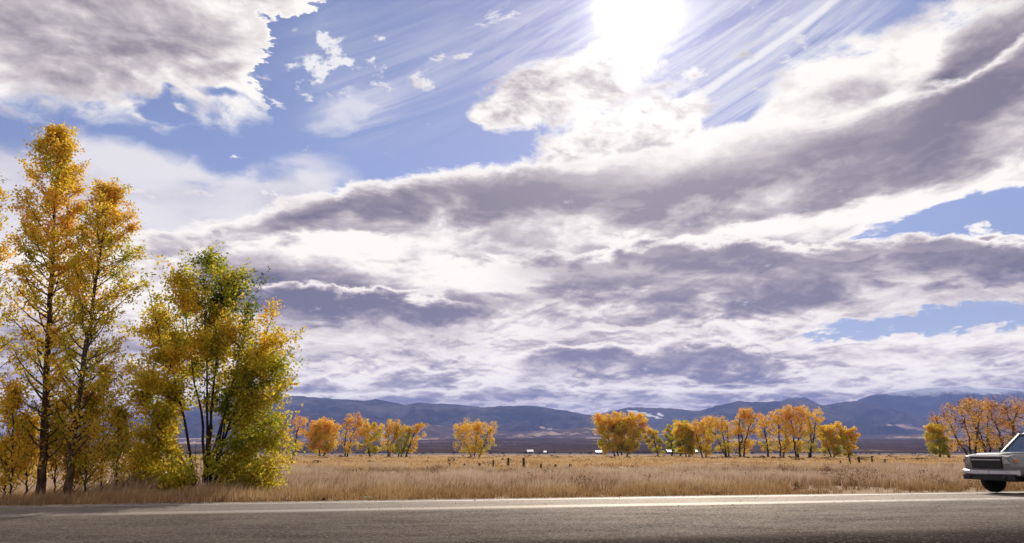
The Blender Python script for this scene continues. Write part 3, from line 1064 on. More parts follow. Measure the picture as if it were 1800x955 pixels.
def poplar(name, label, trunk_px, depth, env, r0, n_br, n_leaf, hue0, seed, leafmat, barkmat, leaf=0.052, group='trees at the roadside', dens=None, low=0.12, hue_fn=None):
    """tall tree with one leader; env: [(py, left px, right px)] outline of the crown in the photograph, at the tree's depth"""
    r = np.random.default_rng(seed)
    g = at_ground(*trunk_px[0])
    depth = g.y if depth is None else depth
    g = at_depth(trunk_px[0][0], trunk_px[0][1], depth)
    g.z = gh(g.x, g.y) - 0.03
    pts = [np.array(g)] + [np.array(at_depth(px, py, depth + 0.15 * r.normal())) for px, py in trunk_px[1:]]
    # resample the leader
    k = np.linspace(0, len(pts) - 1, 26)
    arr = np.array(pts)
    tp = np.stack([np.interp(k, np.arange(len(pts)), arr[:, c]) for c in range(3)], 1)
    tp[1:-1] += r.normal(0, 0.018, (24, 3))
    H = tp[-1, 2] - tp[0, 2]
    rad = r0 * (1 - (tp[:, 2] - tp[0, 2]) / H) ** 0.85 + 0.007
    rad[0] *= 1.35
    rad[1] *= 1.1
    ez = np.array([at_depth(0, e[0], depth).z for e in env])
    el_ = np.array([at_depth(e[1], e[0], depth).x for e in env])
    er_ = np.array([at_depth(e[2], e[0], depth).x for e in env])
    o = np.argsort(ez)
    ez, el_, er_ = ez[o], el_[o], er_[o]
    limbs, twigs, LP, LH = [], [], [], []
    tz = tp[:, 2]
    for i in range(n_br):
        f = low + (0.985 - low) * ((i + r.random()) / n_br) ** 0.9
        z0 = tz[0] + H * f
        p0 = np.array([np.interp(z0, tz, tp[:, c]) for c in range(3)])
        az = i * 2.399 + r.normal(0, 0.3)
        rise = 0.5 + 0.5 * f + 0.15 * r.normal()
        z1 = min(z0 + rise * (0.6 + 0.5 * (1 - f)), tz[-1] + 0.05)
        xl, xr = np.interp(z1, ez, el_), np.interp(z1, ez, er_)
        dx = math.cos(az)
        reach_x = (xr - p0[0]) if dx > 0 else (p0[0] - xl)
        half = max((xr - xl) / 2, 0.12)
        reach = (0.35 * half + 0.65 * max(reach_x, 0.1)) * (0.45 + 0.5 * r.random())
        p1 = p0 + np.array([dx * reach, math.sin(az) * min(half, 1.3) * (0.6 + 0.4 * r.random()), 0])
        p1[2] = z1 + 0.25 * reach
        n = 8
        t = np.linspace(0, 1, n)[:, None]
        P = p0 + (p1 - p0) * t
        P[:, 2] = p0[2] + (p1[2] - p0[2]) * t[:, 0] ** 1.35          # sweeps upward
        P[1:] += r.normal(0, 0.025, (n - 1, 3)) * t[1:]
        rb = min(0.42 * np.interp(z0, tz, rad), 0.032)
        limbs.append((P, np.linspace(rb, 0.005, n)))
        d = 1.0 if dens is None else dens(f)
        nt = int(5 + 5 * reach)
        hue_b = hue0 + r.normal(0, 0.07)
        for j in range(nt):
            a = 0.25 + 0.75 * r.random() ** 0.7
            q0 = np.array([np.interp(a, t[:, 0], P[:, c]) for c in range(3)])
            dirv = (p1 - p0) / (np.linalg.norm(p1 - p0) + 1e-6) * 0.55 + r.normal(0, 0.55, 3)
            dirv[2] = abs(dirv[2]) * 0.8 + 0.12
            ln = (0.22 + 0.32 * r.random()) * (1.1 - 0.5 * a)
            q1 = q0 + dirv * ln
            Q = curve_path(q0, q1, r, 4, 0.06)
            twigs.append((Q, np.linspace(0.005, 0.0022, 4)))
            m = max(2, int(d * n_leaf / (n_br * nt) * (0.5 + r.random())))
            s = r.random(m) ** 0.8
            c = q0 + (q1 - q0) * s[:, None] + r.normal(0, 0.075, (m, 3))
            LP.append(c)
            LH.append(np.full(m, hue_b) + r.normal(0, 0.075, m))
    C, Hh = np.concatenate(LP), np.concatenate(LH)
    if hue_fn is not None:
        Hh = Hh + hue_fn(C)
    L = leaf_cards(C, leaf, r, np.clip(Hh, 0.02, 1.0))
    return make_tree(name, label, group, g, [(tp, rad)], limbs, twigs, [L], leafmat, barkmat)


def multi_stem(leafmat, barkmat):
    r = np.random.default_rng(5)
    g = at_ground(358, 869)
    D = g.y
    g.z = gh(g.x, g.y) - 0.05
    tips = [  # photograph point of the stem's tip, offset in depth, hue
        (262, 500, -0.3, 0.50), (250, 575, 0.6, 0.52), (282, 545, 0.9, 0.50), (228, 640, 0.0, 0.58), (238, 700, -0.6, 0.50),
        (318, 470, 0.3, 0.30), (345, 440, -0.2, 0.24), (368, 448, 0.5, 0.26), (330, 520, -0.9, 0.60), (392, 488, -0.6, 0.34), (375, 540, 1.0, 0.56),
        (412, 505, 0.2, 0.16), (430, 520, -0.3, 0.10), (405, 575, -1.0, 0.58), (300, 620, -1.1, 0.60), (345, 640, 1.2, 0.56),
        (455, 560, 0.5, 0.52), (488, 548, 0.0, 0.66), (500, 585, -0.6, 0.62), (515, 630, 0.2, 0.36), (470, 625, -1.0, 0.44), (440, 660, 0.9, 0.34), (505, 690, -0.2, 0.40),
        (470, 730, 0.6, 0.50), (495, 765, -0.4, 0.40), (440, 770, -0.9, 0.28), (505, 810, 0.1, 0.48), (465, 835, -0.6, 0.40), (430, 845, 0.6, 0.38),
        (285, 745, 0.4, 0.56), (262, 835, -0.2, 0.46), (238, 850, 0.3, 0.50), (290, 855, -0.6, 0.44), (315, 840, -1.0, 0.42), (395, 600, 0.2, 0.50), (360, 590, -0.5, 0.58)]
    for _ in range(20):
        a_, q_ = 2 * math.pi * r.random(), r.random() ** 0.5
        ex, ey = 368 + 125 * q_ * math.cos(a_), 615 + 165 * q_ * math.sin(a_)
        tips.append((ex, ey, r.normal(0, 0.7), 0.42 + 0.10 * r.normal() + (0.06 if ex < 330 else -0.08 if ey < 540 else 0)))
    for ex, ey, hu in ((250, 760, .5), (275, 790, .46), (232, 820, .5), (300, 800, .5), (480, 690, .42), (500, 735, .4), (455, 800, .4), (490, 845, .44), (440, 720, .4), (515, 770, .45), (420, 810, .38), (252, 868, .45), (455, 858, .42)):
        tips.append((ex, ey, r.normal(0, 0.5), hu))
    main = {0, 5, 6, 9, 12, 16, 17, 21, 4, 10}
    trunks, limbs, twigs, LV = [], [], [], []
    gb = np.array(g)
    stems = []
    for i, (px, py, dd, hue) in enumerate(tips):
        px, py = 358 + (px - 358) * (0.88 if px > 358 else 0.97), 866 - (866 - py) * 0.955
        p1 = np.array(at_depth(px, py, D + dd))
        if i in main:
            off = np.array([(px - 358) * 0.0010 + r.normal(0, 0.025), dd * 0.14, 0])
            p0 = gb + off + np.array([0, 0, 0.0])
            ctrl = gb + off + np.array([(p1[0] - gb[0]) * 0.22, dd * 0.25, (p1[2] - gb[2]) * 0.42])
            t = np.linspace(0, 1, 16)[:, None]
            P = (1 - t) ** 2 * p0 + 2 * t * (1 - t) * ctrl + t ** 2 * p1
            P[1:] += np.cumsum(r.normal(0, 0.034, (15, 3)), 0)
            rad = 0.048 * (1 - t[:, 0]) ** 0.8 + 0.005 + 0.035 * np.exp(-t[:, 0] / 0.07)
            rad[0] *= 1.25
            trunks.append((P, rad))
            stems.append((P, rad))
            path = P
        else:
            best = None
            for (P, rad) in stems if stems else [(np.array([gb, gb + [0, 0, 1]]), [0.05, 0.05])]:
                lo = p1[2] - 0.25 - 0.55 * np.abs(P[:, 0] - p1[0])
                cand = np.abs(P[:, 2] - np.maximum(lo, gb[2] + 0.35)) * 0.8 + np.abs(P[:, 0] - p1[0]) * 0.6 + np.abs(P[:, 1] - p1[1]) * 0.4
                k = int(np.argmin(cand))
                if best is None or cand[k] < best[0]:
                    best = (cand[k], P[k], rad[k])
            path = curve_path(best[1], p1, r, 10, 0.05, 0.06)
            limbs.append((path, np.linspace(min(0.034, best[2] * 0.7), 0.006, 10)))
        # leafy sprays along the outer part
        L = np.linalg.norm(path[-1] - path[0])
        t = np.linspace(0, 1, len(path))
        ns = 21 if py < 700 else 18
        for j in range(ns):
            a = 1 - (0.55 if i in main else 0.75) * r.random() ** 1.25
            q0 = np.array([np.interp(a, t, path[:, c]) for c in range(3)])
            dv = r.normal(0, 0.75, 3) + (path[-1] - path[-3]) / (np.linalg.norm(path[-1] - path[-3]) + 1e-6) * 0.8
            dv[2] += 0.25
            ln = (0.24 + 0.42 * r.random()) * (1.35 - 0.5 * a)
            q1 = q0 + dv * ln
            twigs.append((curve_path(q0, q1, r, 4, 0.05), np.linspace(0.006, 0.0025, 4)))
            m = int(30 + 34 * r.random())
            s = r.random(m) ** 0.6
            c = q0 + (q1 - q0) * s[:, None] + r.normal(0, 0.105, (m, 3))
            h = (hue if hue < 0.42 else 0.42 + (hue - 0.42) * 0.55) - 0.02 + r.normal(0, 0.05) + r.normal(0, 0.05, m)
            LV.append(leaf_cards(c, 0.066, r, np.clip(h, 0.01, 1), 1.5))
    # bare upright whips from the base
    for i in range(14):
        a = r.normal(0, 0.5)
        p1 = gb + np.array([a * 0.9, r.normal(0, 0.4), 0.9 + 1.2 * r.random()])
        limbs.append((curve_path(gb + np.array([a * 0.15, r.normal(0, 0.08), 0]), p1, r, 7, 0.05), np.linspace(0.014, 0.003, 7)))
    return make_tree('young_cottonwood_tree', 'many stemmed green and yellow tree leaning over the roadside grass', 'trees at the roadside', g, trunks, limbs, twigs, LV, leafmat, barkmat, 8)


def cottonwood(label, px, py, top, w, depth, lean, hue, dens, stems, seed, leafmat, barkmat, skirt=0.25, twiggy=0.0):
    """a field cottonwood, outline from the photograph: px base, top row, crown width, lean of the crown in px"""
    r = np.random.default_rng(seed)
    g = at_depth(px, py, depth)
    g.z = gh(g.x, g.y) - 0.05
    k = depth / FPX
    Ht = at_depth(px, top, depth).z - g.z
    W = w * k
    LN = lean * k
    gb = np.array(g)
    trunks, limbs, twigs, LV = [], [], [], []
    cz, ch = Ht * (0.5 + skirt * 0.0 + 0.08), Ht * 0.46
    tips = []
    for s in range(stems):
        fx = (s - (stems - 1) / 2) / max(stems - 1, 1)
        p0 = gb + np.array([fx * W * 0.10, r.normal(0, 0.3), 0])
        p1 = gb + np.array([LN * 0.9 + fx * W * 0.55 + r.normal(0, 0.05 * W), r.normal(0, 0.12 * W), Ht * (0.80 + 0.1 * r.random())])
        t = np.linspace(0, 1, 12)[:, None]
        ctrl = (p0 + p1) / 2 + np.array([-0.10 * (p1[0] - p0[0]) + r.normal(0, 0.04 * W), 0, 0.06 * Ht])
        P = (1 - t) ** 2 * p0 + 2 * t * (1 - t) * ctrl + t ** 2 * p1
        P[1:] += np.cumsum(r.normal(0, 0.012 * Ht, (11, 3)), 0) * np.array([1, 1, 0.3])
        r0 = Ht * (0.021 if stems == 1 else 0.015)
        rad = r0 * (1 - t[:, 0]) ** 0.8 + 0.03
        rad[0] *= 1.3
        trunks.append((P, rad))
        nb = int(15 + 4 * (3 - min(stems, 3)))
        for j in range(nb):
            a = 0.12 + 0.86 * (j + r.random()) / nb
            q0 = np.array([np.interp(a, t[:, 0], P[:, c]) for c in range(3)])
            az = j * 2.4 + r.normal(0, 0.4)
            # reach out to an uneven egg shaped crown
            zt = min(q0[2] - gb[2] + Ht * (0.07 + 0.16 * r.random()) * (1 if a > 0.35 else 0.4), Ht * 0.97)
            zz = (zt - cz) / ch
            half = W / 2 * math.sqrt(max(1 - min(abs(zz), 1) ** 2.4, 0.10)) * (0.72 + 0.36 * r.random())
            tgt = np.array([gb[0] + LN * min(zt / (Ht * 0.8), 1.1) + math.cos(az) * half, gb[1] + math.sin(az) * half * 0.8, gb[2] + zt])
            q1 = q0 + (tgt - q0) * (0.8 + 0.2 * r.random())
            Q = curve_path(q0, q1, r, 7, 0.07, 0.10)
            limbs.append((Q, np.linspace(max(0.03, 0.33 * np.interp(a, t[:, 0], rad)), 0.015, 7)))
            tips.append((Q, hue + r.normal(0, 0.05) + (0.13 if zt > 0.75 * Ht else -0.06 if zt < 0.35 * Ht else 0.0)))
        tips.append((P[-5:], hue + 0.1))
    for Q, h in tips:
        n = 2 + int(2 * dens)
        for j in range(n):
            a = 0.45 + 0.6 * r.random()
            c0 = Q[0] + (Q[-1] - Q[0]) * min(a, 1.0) + r.normal(0, 0.05 * W, 3) * np.array([1, 1, 0.9])
            rad = (0.055 + 0.05 * r.random()) * W + 0.25
            m = int((0.12 + 0.9 * dens) * (36 + 32 * r.random()))
            v = r.normal(size=(m, 3))
            v *= (r.random(m) ** 0.45 / np.linalg.norm(v, axis=1))[:, None] * rad
            v[:, 2] *= 0.85
            hh = h + r.normal(0, 0.045) + r.normal(0, 0.05, m)
            LV.append(leaf_cards(c0 + v, (0.21 if twiggy == 0 else 0.15) * depth / 200.0 + 0.03, r, np.clip(hh, 0.02, 1)))
            for q in range(1 + int(3 * twiggy)):
                e = c0 + r.normal(0, 0.6, 3) * rad + np.array([0, 0, 0.4 * rad])
                s0 = Q[int(min(a, 0.99) * (len(Q) - 1))]
                twigs.append((curve_path(s0, e, r, 4, 0.08), np.linspace(0.025, 0.010, 4)))
    nm = 'cottonwood_tree'
    return make_tree(nm, label, 'cottonwoods across the field', g, trunks, limbs, twigs, LV, leafmat, barkmat, 6)


def build_trees():
    lm = leaf_mat('autumn_leaves', AUTUMN, 1.3)
    far_lm = leaf_mat('cottonwood_leaves', AUTUMN, 1.3)
    bark = bark_mat('dark_bark', (0.020, 0.013, 0.010), (0.060, 0.040, 0.030))
    pbark = bark_mat('poplar_bark', (0.035, 0.022, 0.015), (0.13, 0.085, 0.055))
    fbark = bark_mat('cottonwood_bark', (0.022, 0.015, 0.013), (0.065, 0.045, 0.036), 2.0)
    gold = lambda C: 0.05 * np.sin(C[:, 2] * 2.1 + C[:, 0] * 3) + np.clip((C[:, 2] - 5.0) * 0.02, -0.04, 0.06)
    poplar('golden_poplar_tree', 'tallest slender orange poplar with a straight dark trunk by the road', [(72, 881), (76, 780), (82, 650), (90, 500), (98, 360), (102, 236)], None,
           [(228, 88, 102), (260, 58, 128), (300, 36, 142), (360, 22, 156), (430, 6, 166), (520, -14, 170), (620, -20, 172), (720, -22, 168), (790, -10, 150), (850, 20, 120)],
           0.11, 112, 25500, 0.47, 21, lm, pbark, dens=lambda f: 1.35 if f > 0.5 else 0.75 if f > 0.25 else 0.5, hue_fn=gold, low=0.10)
    poplar('golden_poplar_tree', 'shorter golden poplar whose trunk slants toward the green tree', [(118, 881), (124, 800), (140, 680), (158, 560), (176, 450), (192, 338)], None,
           [(332, 166, 200), (370, 150, 236), (420, 138, 250), (480, 128, 254), (560, 110, 250), (640, 92, 236), (720, 84, 232), (790, 80, 225), (850, 90, 190)],
           0.09, 94, 19000, 0.45, 22, lm, pbark, dens=lambda f: 1.2 if f > 0.5 else 0.75, hue_fn=gold, low=0.12)
    poplar('golden_poplar_tree', 'golden poplar cut by the edge of the picture', [(-72, 884), (-66, 700), (-56, 500), (-46, 300)], None,
           [(290, -60, -30), (330, -90, 6), (420, -130, 12), (560, -150, 16), (700, -150, 20), (850, -120, -20)], 0.11, 80, 14000, 0.47, 23, lm, pbark, hue_fn=gold)
    sap = [(20, 884, 690, 46, 'thin yellow sapling nearest the picture edge under the tallest poplar', 0.55), (46, 880, 745, 36, 'short bushy sapling left of the tallest trunk', 0.60),
           (96, 882, 720, 40, 'leafy sapling between the two poplar trunks', 0.52), (150, 880, 700, 46, 'yellow sapling right behind the slanting poplar trunk', 0.50),
           (178, 878, 655, 50, 'tall thin stemmed sapling right of the slanting poplar', 0.50), (205, 876, 730, 44, 'sapling with pale yellow leaves at the edge of the gap', 0.45),
           (8, 880, 790, 60, 'wide golden bush filling the lower picture corner', 0.5), (128, 879, 800, 56, 'golden bush hiding the foot of the slanting poplar', 0.5),
           (248, 872, 800, 44, 'low bush of yellow leaves left of the many stemmed tree', 0.42)]
    for i, (px, py, top, w, lb, hu) in enumerate(sap):
        g = at_ground(px, py)
        poplar('poplar_sapling', lb, [(px, py), (px + 2, (py + top) / 2), (px + 5, top)], g.y + 0.4 * (i % 3),
               [(top, px - 4, px + 12), (top + 40, px - w * 0.6, px + w * 0.6), ((py + top) / 2, px - w, px + w), (py - 15, px - w * 0.9, px + w * 0.9)],
               0.018, 34, 3200, hu, 40 + i, lm, bark, group='saplings under the poplars', low=0.10)
    multi_stem(lm, bark)
    # (label, base px, base py, top py, width, depth, lean, hue, density, stems, twiggy)
    T = [
        ('tall ragged rust coloured cottonwood beside the green tree', 516, 800, 724, 46, 235, 6, 0.80, 0.8, 1, 0.3),
        ('round dense orange cottonwood with two dark trunks left of the pale one', 566, 800, 737, 62, 235, 0, 0.66, 1.5, 2, 0),
        ('tall thin cottonwood with a bare brownish top between two dense ones', 608, 800, 726, 42, 225, 10, 0.80, 0.7, 2, 0.6),
        ('broad yellow cottonwood with low branches right of the tall thin one', 650, 800, 742, 56, 225, -2, 0.56, 1.4, 1, 0),
        ('sparse upright cottonwood at the left of the leaning trio', 684, 803, 736, 36, 190, 3, 0.68, 0.8, 2, 0.5),
        ('yellow green cottonwood in the middle of the leaning trio', 702, 803, 746, 38, 190, 4, 0.50, 0.9, 2, 0.2),
        ('cottonwood leaning far right at the end of the left row', 713, 803, 737, 34, 190, 22, 0.66, 0.8, 1, 0.4),
        ('wide orange half of the lone pair in the middle of the field', 832, 802, 740, 56, 200, -8, 0.64, 1.1, 2, 0.2),
        ('slanting half of the lone pair with a long side branch', 841, 802, 738, 46, 200, 16, 0.66, 0.9, 1, 0.4),
        ('dark dense olive and orange cottonwood, left half of the joined crowns', 1084, 800, 727, 64, 235, -14, 0.58, 1.7, 2, 0),
        ('dense rust topped cottonwood, right half of the joined crowns', 1097, 800, 726, 64, 235, 14, 0.66, 1.7, 2, 0),
        ('smallest crooked cottonwood right of the joined dark crowns', 1156, 800, 754, 36, 235, -8, 0.52, 0.9, 1, 0),
        ('slim yellow green cottonwood before the long white roof', 1180, 799, 742, 28, 245, 2, 0.46, 0.8, 1, 0),
        ('leafy cottonwood with a green tinged top beside the bright yellow one', 1196, 800, 737, 40, 230, 4, 0.44, 1.1, 1, 0),
        ('brightest yellow cottonwood, full and rounded', 1208, 803, 742, 46, 195, 0, 0.55, 1.6, 2, 0),
        ('pinkish orange cottonwood right of the brightest yellow one', 1238, 803, 738, 44, 190, 2, 0.68, 1.1, 2, 0.2),
        ('cottonwood of several thin slanting trunks left of the tall orange one', 1278, 805, 731, 50, 175, -14, 0.66, 0.9, 3, 0.2),
        ('tall orange cottonwood leaning right with crossed dark trunks', 1304, 805, 713, 52, 175, 14, 0.70, 1.0, 3, 0.2),
        ('narrow orange cottonwood after the first gap of the right row', 1350, 804, 727, 36, 180, -2, 0.66, 0.9, 1, 0.2),
        ('tall rusty cottonwood in the middle of the right row', 1374, 804, 714, 48, 180, 6, 0.70, 1.0, 2, 0.2),
        ('highest orange cottonwood of the right row, with forked trunks', 1402, 804, 711, 46, 180, 4, 0.68, 1.1, 2, 0.2),
        ('leaning cottonwood with an orange top and clear lower trunks', 1424, 804, 715, 42, 180, 14, 0.66, 0.9, 2, 0.2),
        ('short full yellow cottonwood right of the leaning one', 1462, 803, 744, 46, 185, 4, 0.58, 1.3, 2, 0),
        ('last small yellow cottonwood at the right end of the row', 1490, 803, 749, 32, 185, 10, 0.58, 1.2, 1, 0),
        ('bright yellow low cottonwood before the bare topped group', 1652, 806, 746, 44, 165, -2, 0.54, 1.5, 1, 0),
        ('thin brown topped cottonwood behind the low bright yellow one', 1666, 806, 717, 52, 168, -2, 0.80, 0.6, 1, 1.0),
        ('wide bare branched cottonwood at the left of the brown group', 1708, 804, 699, 86, 170, 4, 0.76, 0.7, 3, 1.0),
        ('tallest twiggy brown cottonwood behind the truck hood', 1738, 804, 696, 80, 175, 4, 0.80, 0.7, 3, 1.0),
        ('twiggy cottonwood above the truck windscreen', 1772, 804, 699, 74, 172, 4, 0.80, 0.65, 2, 1.0),
        ('brown cottonwood at the right edge above the truck roof', 1806, 804, 701, 80, 172, 0, 0.80, 0.65, 2, 1.0),
    ]
    for i, (lb, px, py, top, w, dp, lean, hue, dens, st, tw) in enumerate(T):
        cottonwood(lb, px, py, top, w, dp, lean, (hue - 0.10 if tw == 1.0 else hue - 0.14 + 0.035 * math.sin(i * 2.3)), dens * (0.95 if tw == 1.0 else 1.0), st, 100 + i, far_lm, fbark, twiggy=tw)


build_grass()
build_trees()


# ------------------------------------------------------------------ low brush, far tree line
def scatter_cards(name, label, category, spots, mat, size, per, seed, hue=0.5, flat=0.55):
    r = np.random.default_rng(seed)
    VV, FF, HH, n0 = [], [], [], 0
    for (c, rad) in spots:
        n = int(per)
        v = r.normal(size=(n, 3))
        v *= (r.random(n) ** 0.4 / np.linalg.norm(v, axis=1))[:, None] * rad
        v[:, 2] = np.abs(v[:, 2]) * flat
        V, F, H = leaf_cards(np.array(c) + v, size * (0.6 + rad * 0.25), r, np.clip(hue + r.normal(0, 0.2) + r.normal(0, 0.08, n), 0, 1), 2.0)
        VV.append(V)
        FF.append(F + n0)
        HH.append(H)
        n0 += len(V)
    o = link_mesh(name, np_mesh(name, np.concatenate(VV), np.concatenate(FF), {'hue': np.concatenate(HH)}), mat)
    tag(o, label, category, kind='stuff')


def build_brush():
    m = new_mat('dry_brush')
    c = ramp(attr('hue'), [(0.0, (0.045, 0.028, 0.020)), (0.5, (0.11, 0.068, 0.042)), (1.0, (0.24, 0.155, 0.085))])
    finish(c, 0.9, 0.1, transl=(0.25, c))
    r = np.random.default_rng(3)
    spots = []
    for (x0, x1, y0, y1, n) in [(-400, 560, 797, 806, 90), (560, 760, 799, 806, 70), (760, 1010, 800, 806, 60), (1010, 1230, 800, 806, 50), (1225, 1345, 803, 808, 70), (1345, 1520, 803, 808, 70),
                                (1500, 1640, 800, 808, 80), (1640, 2000, 803, 809, 60), (860, 1300, 801, 812, 40), (500, 900, 806, 812, 30)]:
        for i in range(n):
            p = at_ground(x0 + (x1 - x0) * r.random(), y0 + (y1 - y0) * r.random())
            if p.y > 320:
                p *= 320 / p.y
            spots.append(((p.x, p.y, gh(p.x, p.y) - 0.05), 0.35 + 0.7 * r.random() ** 2))
    scatter_cards('sage_brush', 'low dark sage brush in broken rows under the distant trees', 'brush', spots, m, 0.22, 46, 4)
    # weedy dark clumps in the meadow
    spots = []
    for i in range(230):
        p = at_ground(-100 + 2000 * r.random(), 824 + 36 * r.random() ** 1.5)
        if beyond_edge(p.x, p.y) > 1.5:
            spots.append(((p.x, p.y, gh(p.x, p.y)), 0.16 + 0.42 * r.random() ** 1.5))
    scatter_cards('meadow_weeds', 'dark weedy clumps among the pale meadow grass', 'weeds', spots, m, 0.05, 150, 5, 0.6, 1.5)
    m2 = new_mat('far_evergreens')
    c = ramp(attr('hue'), [(0.0, (0.018, 0.018, 0.016)), (1.0, (0.060, 0.045, 0.030))])
    finish(c, 0.9, 0.1)
    spots = []
    for (x0, x1, n, hh) in [(1022, 1062, 9, 2.6), (1105, 1152, 12, 3.4), (918, 926, 3, 2.2), (938, 962, 6, 2.0), (1215, 1330, 16, 2.4), (560, 800, 24, 2.0), (1000, 1022, 3, 1.8), (1500, 1640, 12, 1.2), (-100, 500, 40, 2.4), (860, 920, 8, 1.3)]:
        for i in range(n):
            p = at_depth(x0 + (x1 - x0) * r.random(), 795, 640 + 120 * r.random())
            spots.append(((p.x, p.y, -0.1), hh * (0.6 + 0.6 * r.random())))
    scatter_cards('far_treeline', 'thin line of dark far trees at the foot of the plain', 'treeline', spots, m2, 0.35, 60, 6, 0.4, 1.0)


# ------------------------------------------------------------------ solid shapes
def box_into(bm, c, s, rz=0.0):
    M = Matrix.Translation(c) @ Matrix.Rotation(rz, 4, 'Z') @ Matrix.Diagonal((*s, 1))
    return bmesh.ops.create_cube(bm, size=1.0, matrix=M)['verts']


def mesh_of(name, fill, mat, parent=None, smooth=False, bevel=0.0):
    bm = bmesh.new()
    fill(bm)
    if bevel:
        bmesh.ops.bevel(bm, geom=bm.edges[:], offset=bevel, segments=2, affect='EDGES', profile=0.7)
    bmesh.ops.recalc_face_normals(bm, faces=bm.faces[:])
    me = bpy.data.meshes.new(name)
    bm.to_mesh(me)
    bm.free()
    return link_mesh(name, me, mat, parent, smooth)


def loft(bm, sections, cap=True):
    rows = [[bm.verts.new(p) for p in s] for s in sections]
    n = len(rows[0])
    for a, b in zip(rows[:-1], rows[1:]):
        for i in range(n):
            bm.faces.new((a[i], a[(i + 1) % n], b[(i + 1) % n], b[i]))
    if cap:
        bm.faces.new(rows[0][::-1])
        bm.faces.new(rows[-1])


def lathe(bm, prof, axis='Z', seg=28, c=(0, 0, 0)):
    """prof: (radius, height)"""
    secs = []
    for rr, h in prof:
        s = []
        for i in range(seg):
            a = 2 * math.pi * i / seg
            u, v = rr * math.cos(a), rr * math.sin(a)
            p = (u, v, h) if axis == 'Z' else (u, h, v) if axis == 'Y' else (h, u, v)
            s.append((p[0] + c[0], p[1] + c[1], p[2] + c[2]))
        secs.append(s)
    loft(bm, secs)


# ------------------------------------------------------------------ fences, pole, sheds
def build_fences():
    wood = bark_mat('weathered_post', (0.03, 0.022, 0.018), (0.085, 0.062, 0.048), 5.0)
    wire_m = plain_mat('fence_wire', (0.10, 0.09, 0.085), 0.5, 0.4, 0.6)
    for lb, posts in [
        ('short run of dark posts and wire before the lone pair of trees', [(790, 820, 7), (816, 820, 7), (843, 820, 8), (867, 820, 12), (893, 820, 15), (921, 820, 15), (951, 821, 9), (976, 821, 8), (1003, 821, 8)]),
        ('three post wire fence near the end of the right tree row', [(1478, 816, 8), (1494, 816, 11), (1511, 816, 12), (1534, 816, 12), (1556, 816, 8)])]:
        gs = []
        for (px, py, hp) in posts:
            g = at_ground(px, py)
            g.z = gh(g.x, g.y) - 0.05
            gs.append((g, hp * 1.35 * g.y / FPX))
        root = empty('wire_fence', gs[0][0])
        tag(root, lb, 'fence')
        b = gs[0][0]
        for i, (g, h) in enumerate(gs):
            o = g - b

            def fill(bm, o=o, h=h, i=i):
                rr = 0.09 + 0.02 * (i % 3)
                lathe(bm, [(rr, 0), (rr * 0.97, h * 0.5), (rr * 0.9, h), (rr * 0.5, h + 0.03)], seg=8)
                for v in bm.verts:
                    v.co = v.co + o + Vector((0.03 * math.sin(i * 2.1) * v.co.z, 0, 0))
            mesh_of('post', fill, wood, root, True)
        for f in (0.45, 0.70, 0.93):
            P = [np.array(g - b + Vector((0, -0.07, h * f))) for g, h in gs]
            V, F = tubes([(np.array(P), np.full(len(P), 0.007))], 4)
            link_mesh('wire', np_mesh('wire', V, F), wire_m, root)
    g = at_depth(974, 797, 520)
    g.z = -0.3
    root = empty('utility_pole', g)
    tag(root, 'thin wooden utility pole standing far out on the plain', 'pole')
    mesh_of('shaft', lambda bm: lathe(bm, [(0.16, 0), (0.11, 6.4)], seg=8), wood, root, True)
    mesh_of('crossarm', lambda bm: box_into(bm, (0, -0.16, 5.9), (2.0, 0.1, 0.13)), wood, root)


def shed(label, x0, x1, eave, ridge, depth, length, wall_m, roof_m, door_m, doors=1):
    a, b = at_depth(x0, 797, depth), at_depth(x1, 797, depth)
    W = b.x - a.x
    ze, zr = at_depth(x0, eave, depth).z, at_depth(x0, ridge, depth).z
    root = empty('farm_shed', ((a.x + b.x) / 2, depth, -0.25))
    tag(root, label, 'shed', 'farm buildings on the plain')
    ze += 0.25
    zr += 0.25
    L = length

    def walls(bm):
        loft(bm, [[(x, -L / 2, 0), (x, L / 2, 0), (x, L / 2, ze), (x, 0, zr - 0.06), (x, -L / 2, ze)] for x in (-W / 2, W / 2)])
    mesh_of('wall', walls, wall_m, root)

    def roof(bm):
        o = 0.35
        k = (zr - ze) / (L / 2)
        pr = [(-L / 2 - o, ze - o * k), (0, zr), (L / 2 + o, ze - o * k), (L / 2 + o, ze - o * k + 0.12), (0, zr + 0.14), (-L / 2 - o, ze - o * k + 0.12)]
        loft(bm, [[(x, y, z) for y, z in pr] for x in (-W / 2 - o, W / 2 + o)])
    mesh_of('roof', roof, roof_m, root)
    for i in range(doors):
        cx = (i + 0.5) / doors * W - W / 2
        w = min(W / doors * 0.5, 3.2)
        mesh_of('door', lambda bm: box_into(bm, (cx, -L / 2 - 0.03, ze * 0.4), (w, 0.08, ze * 0.8)), door_m, root)


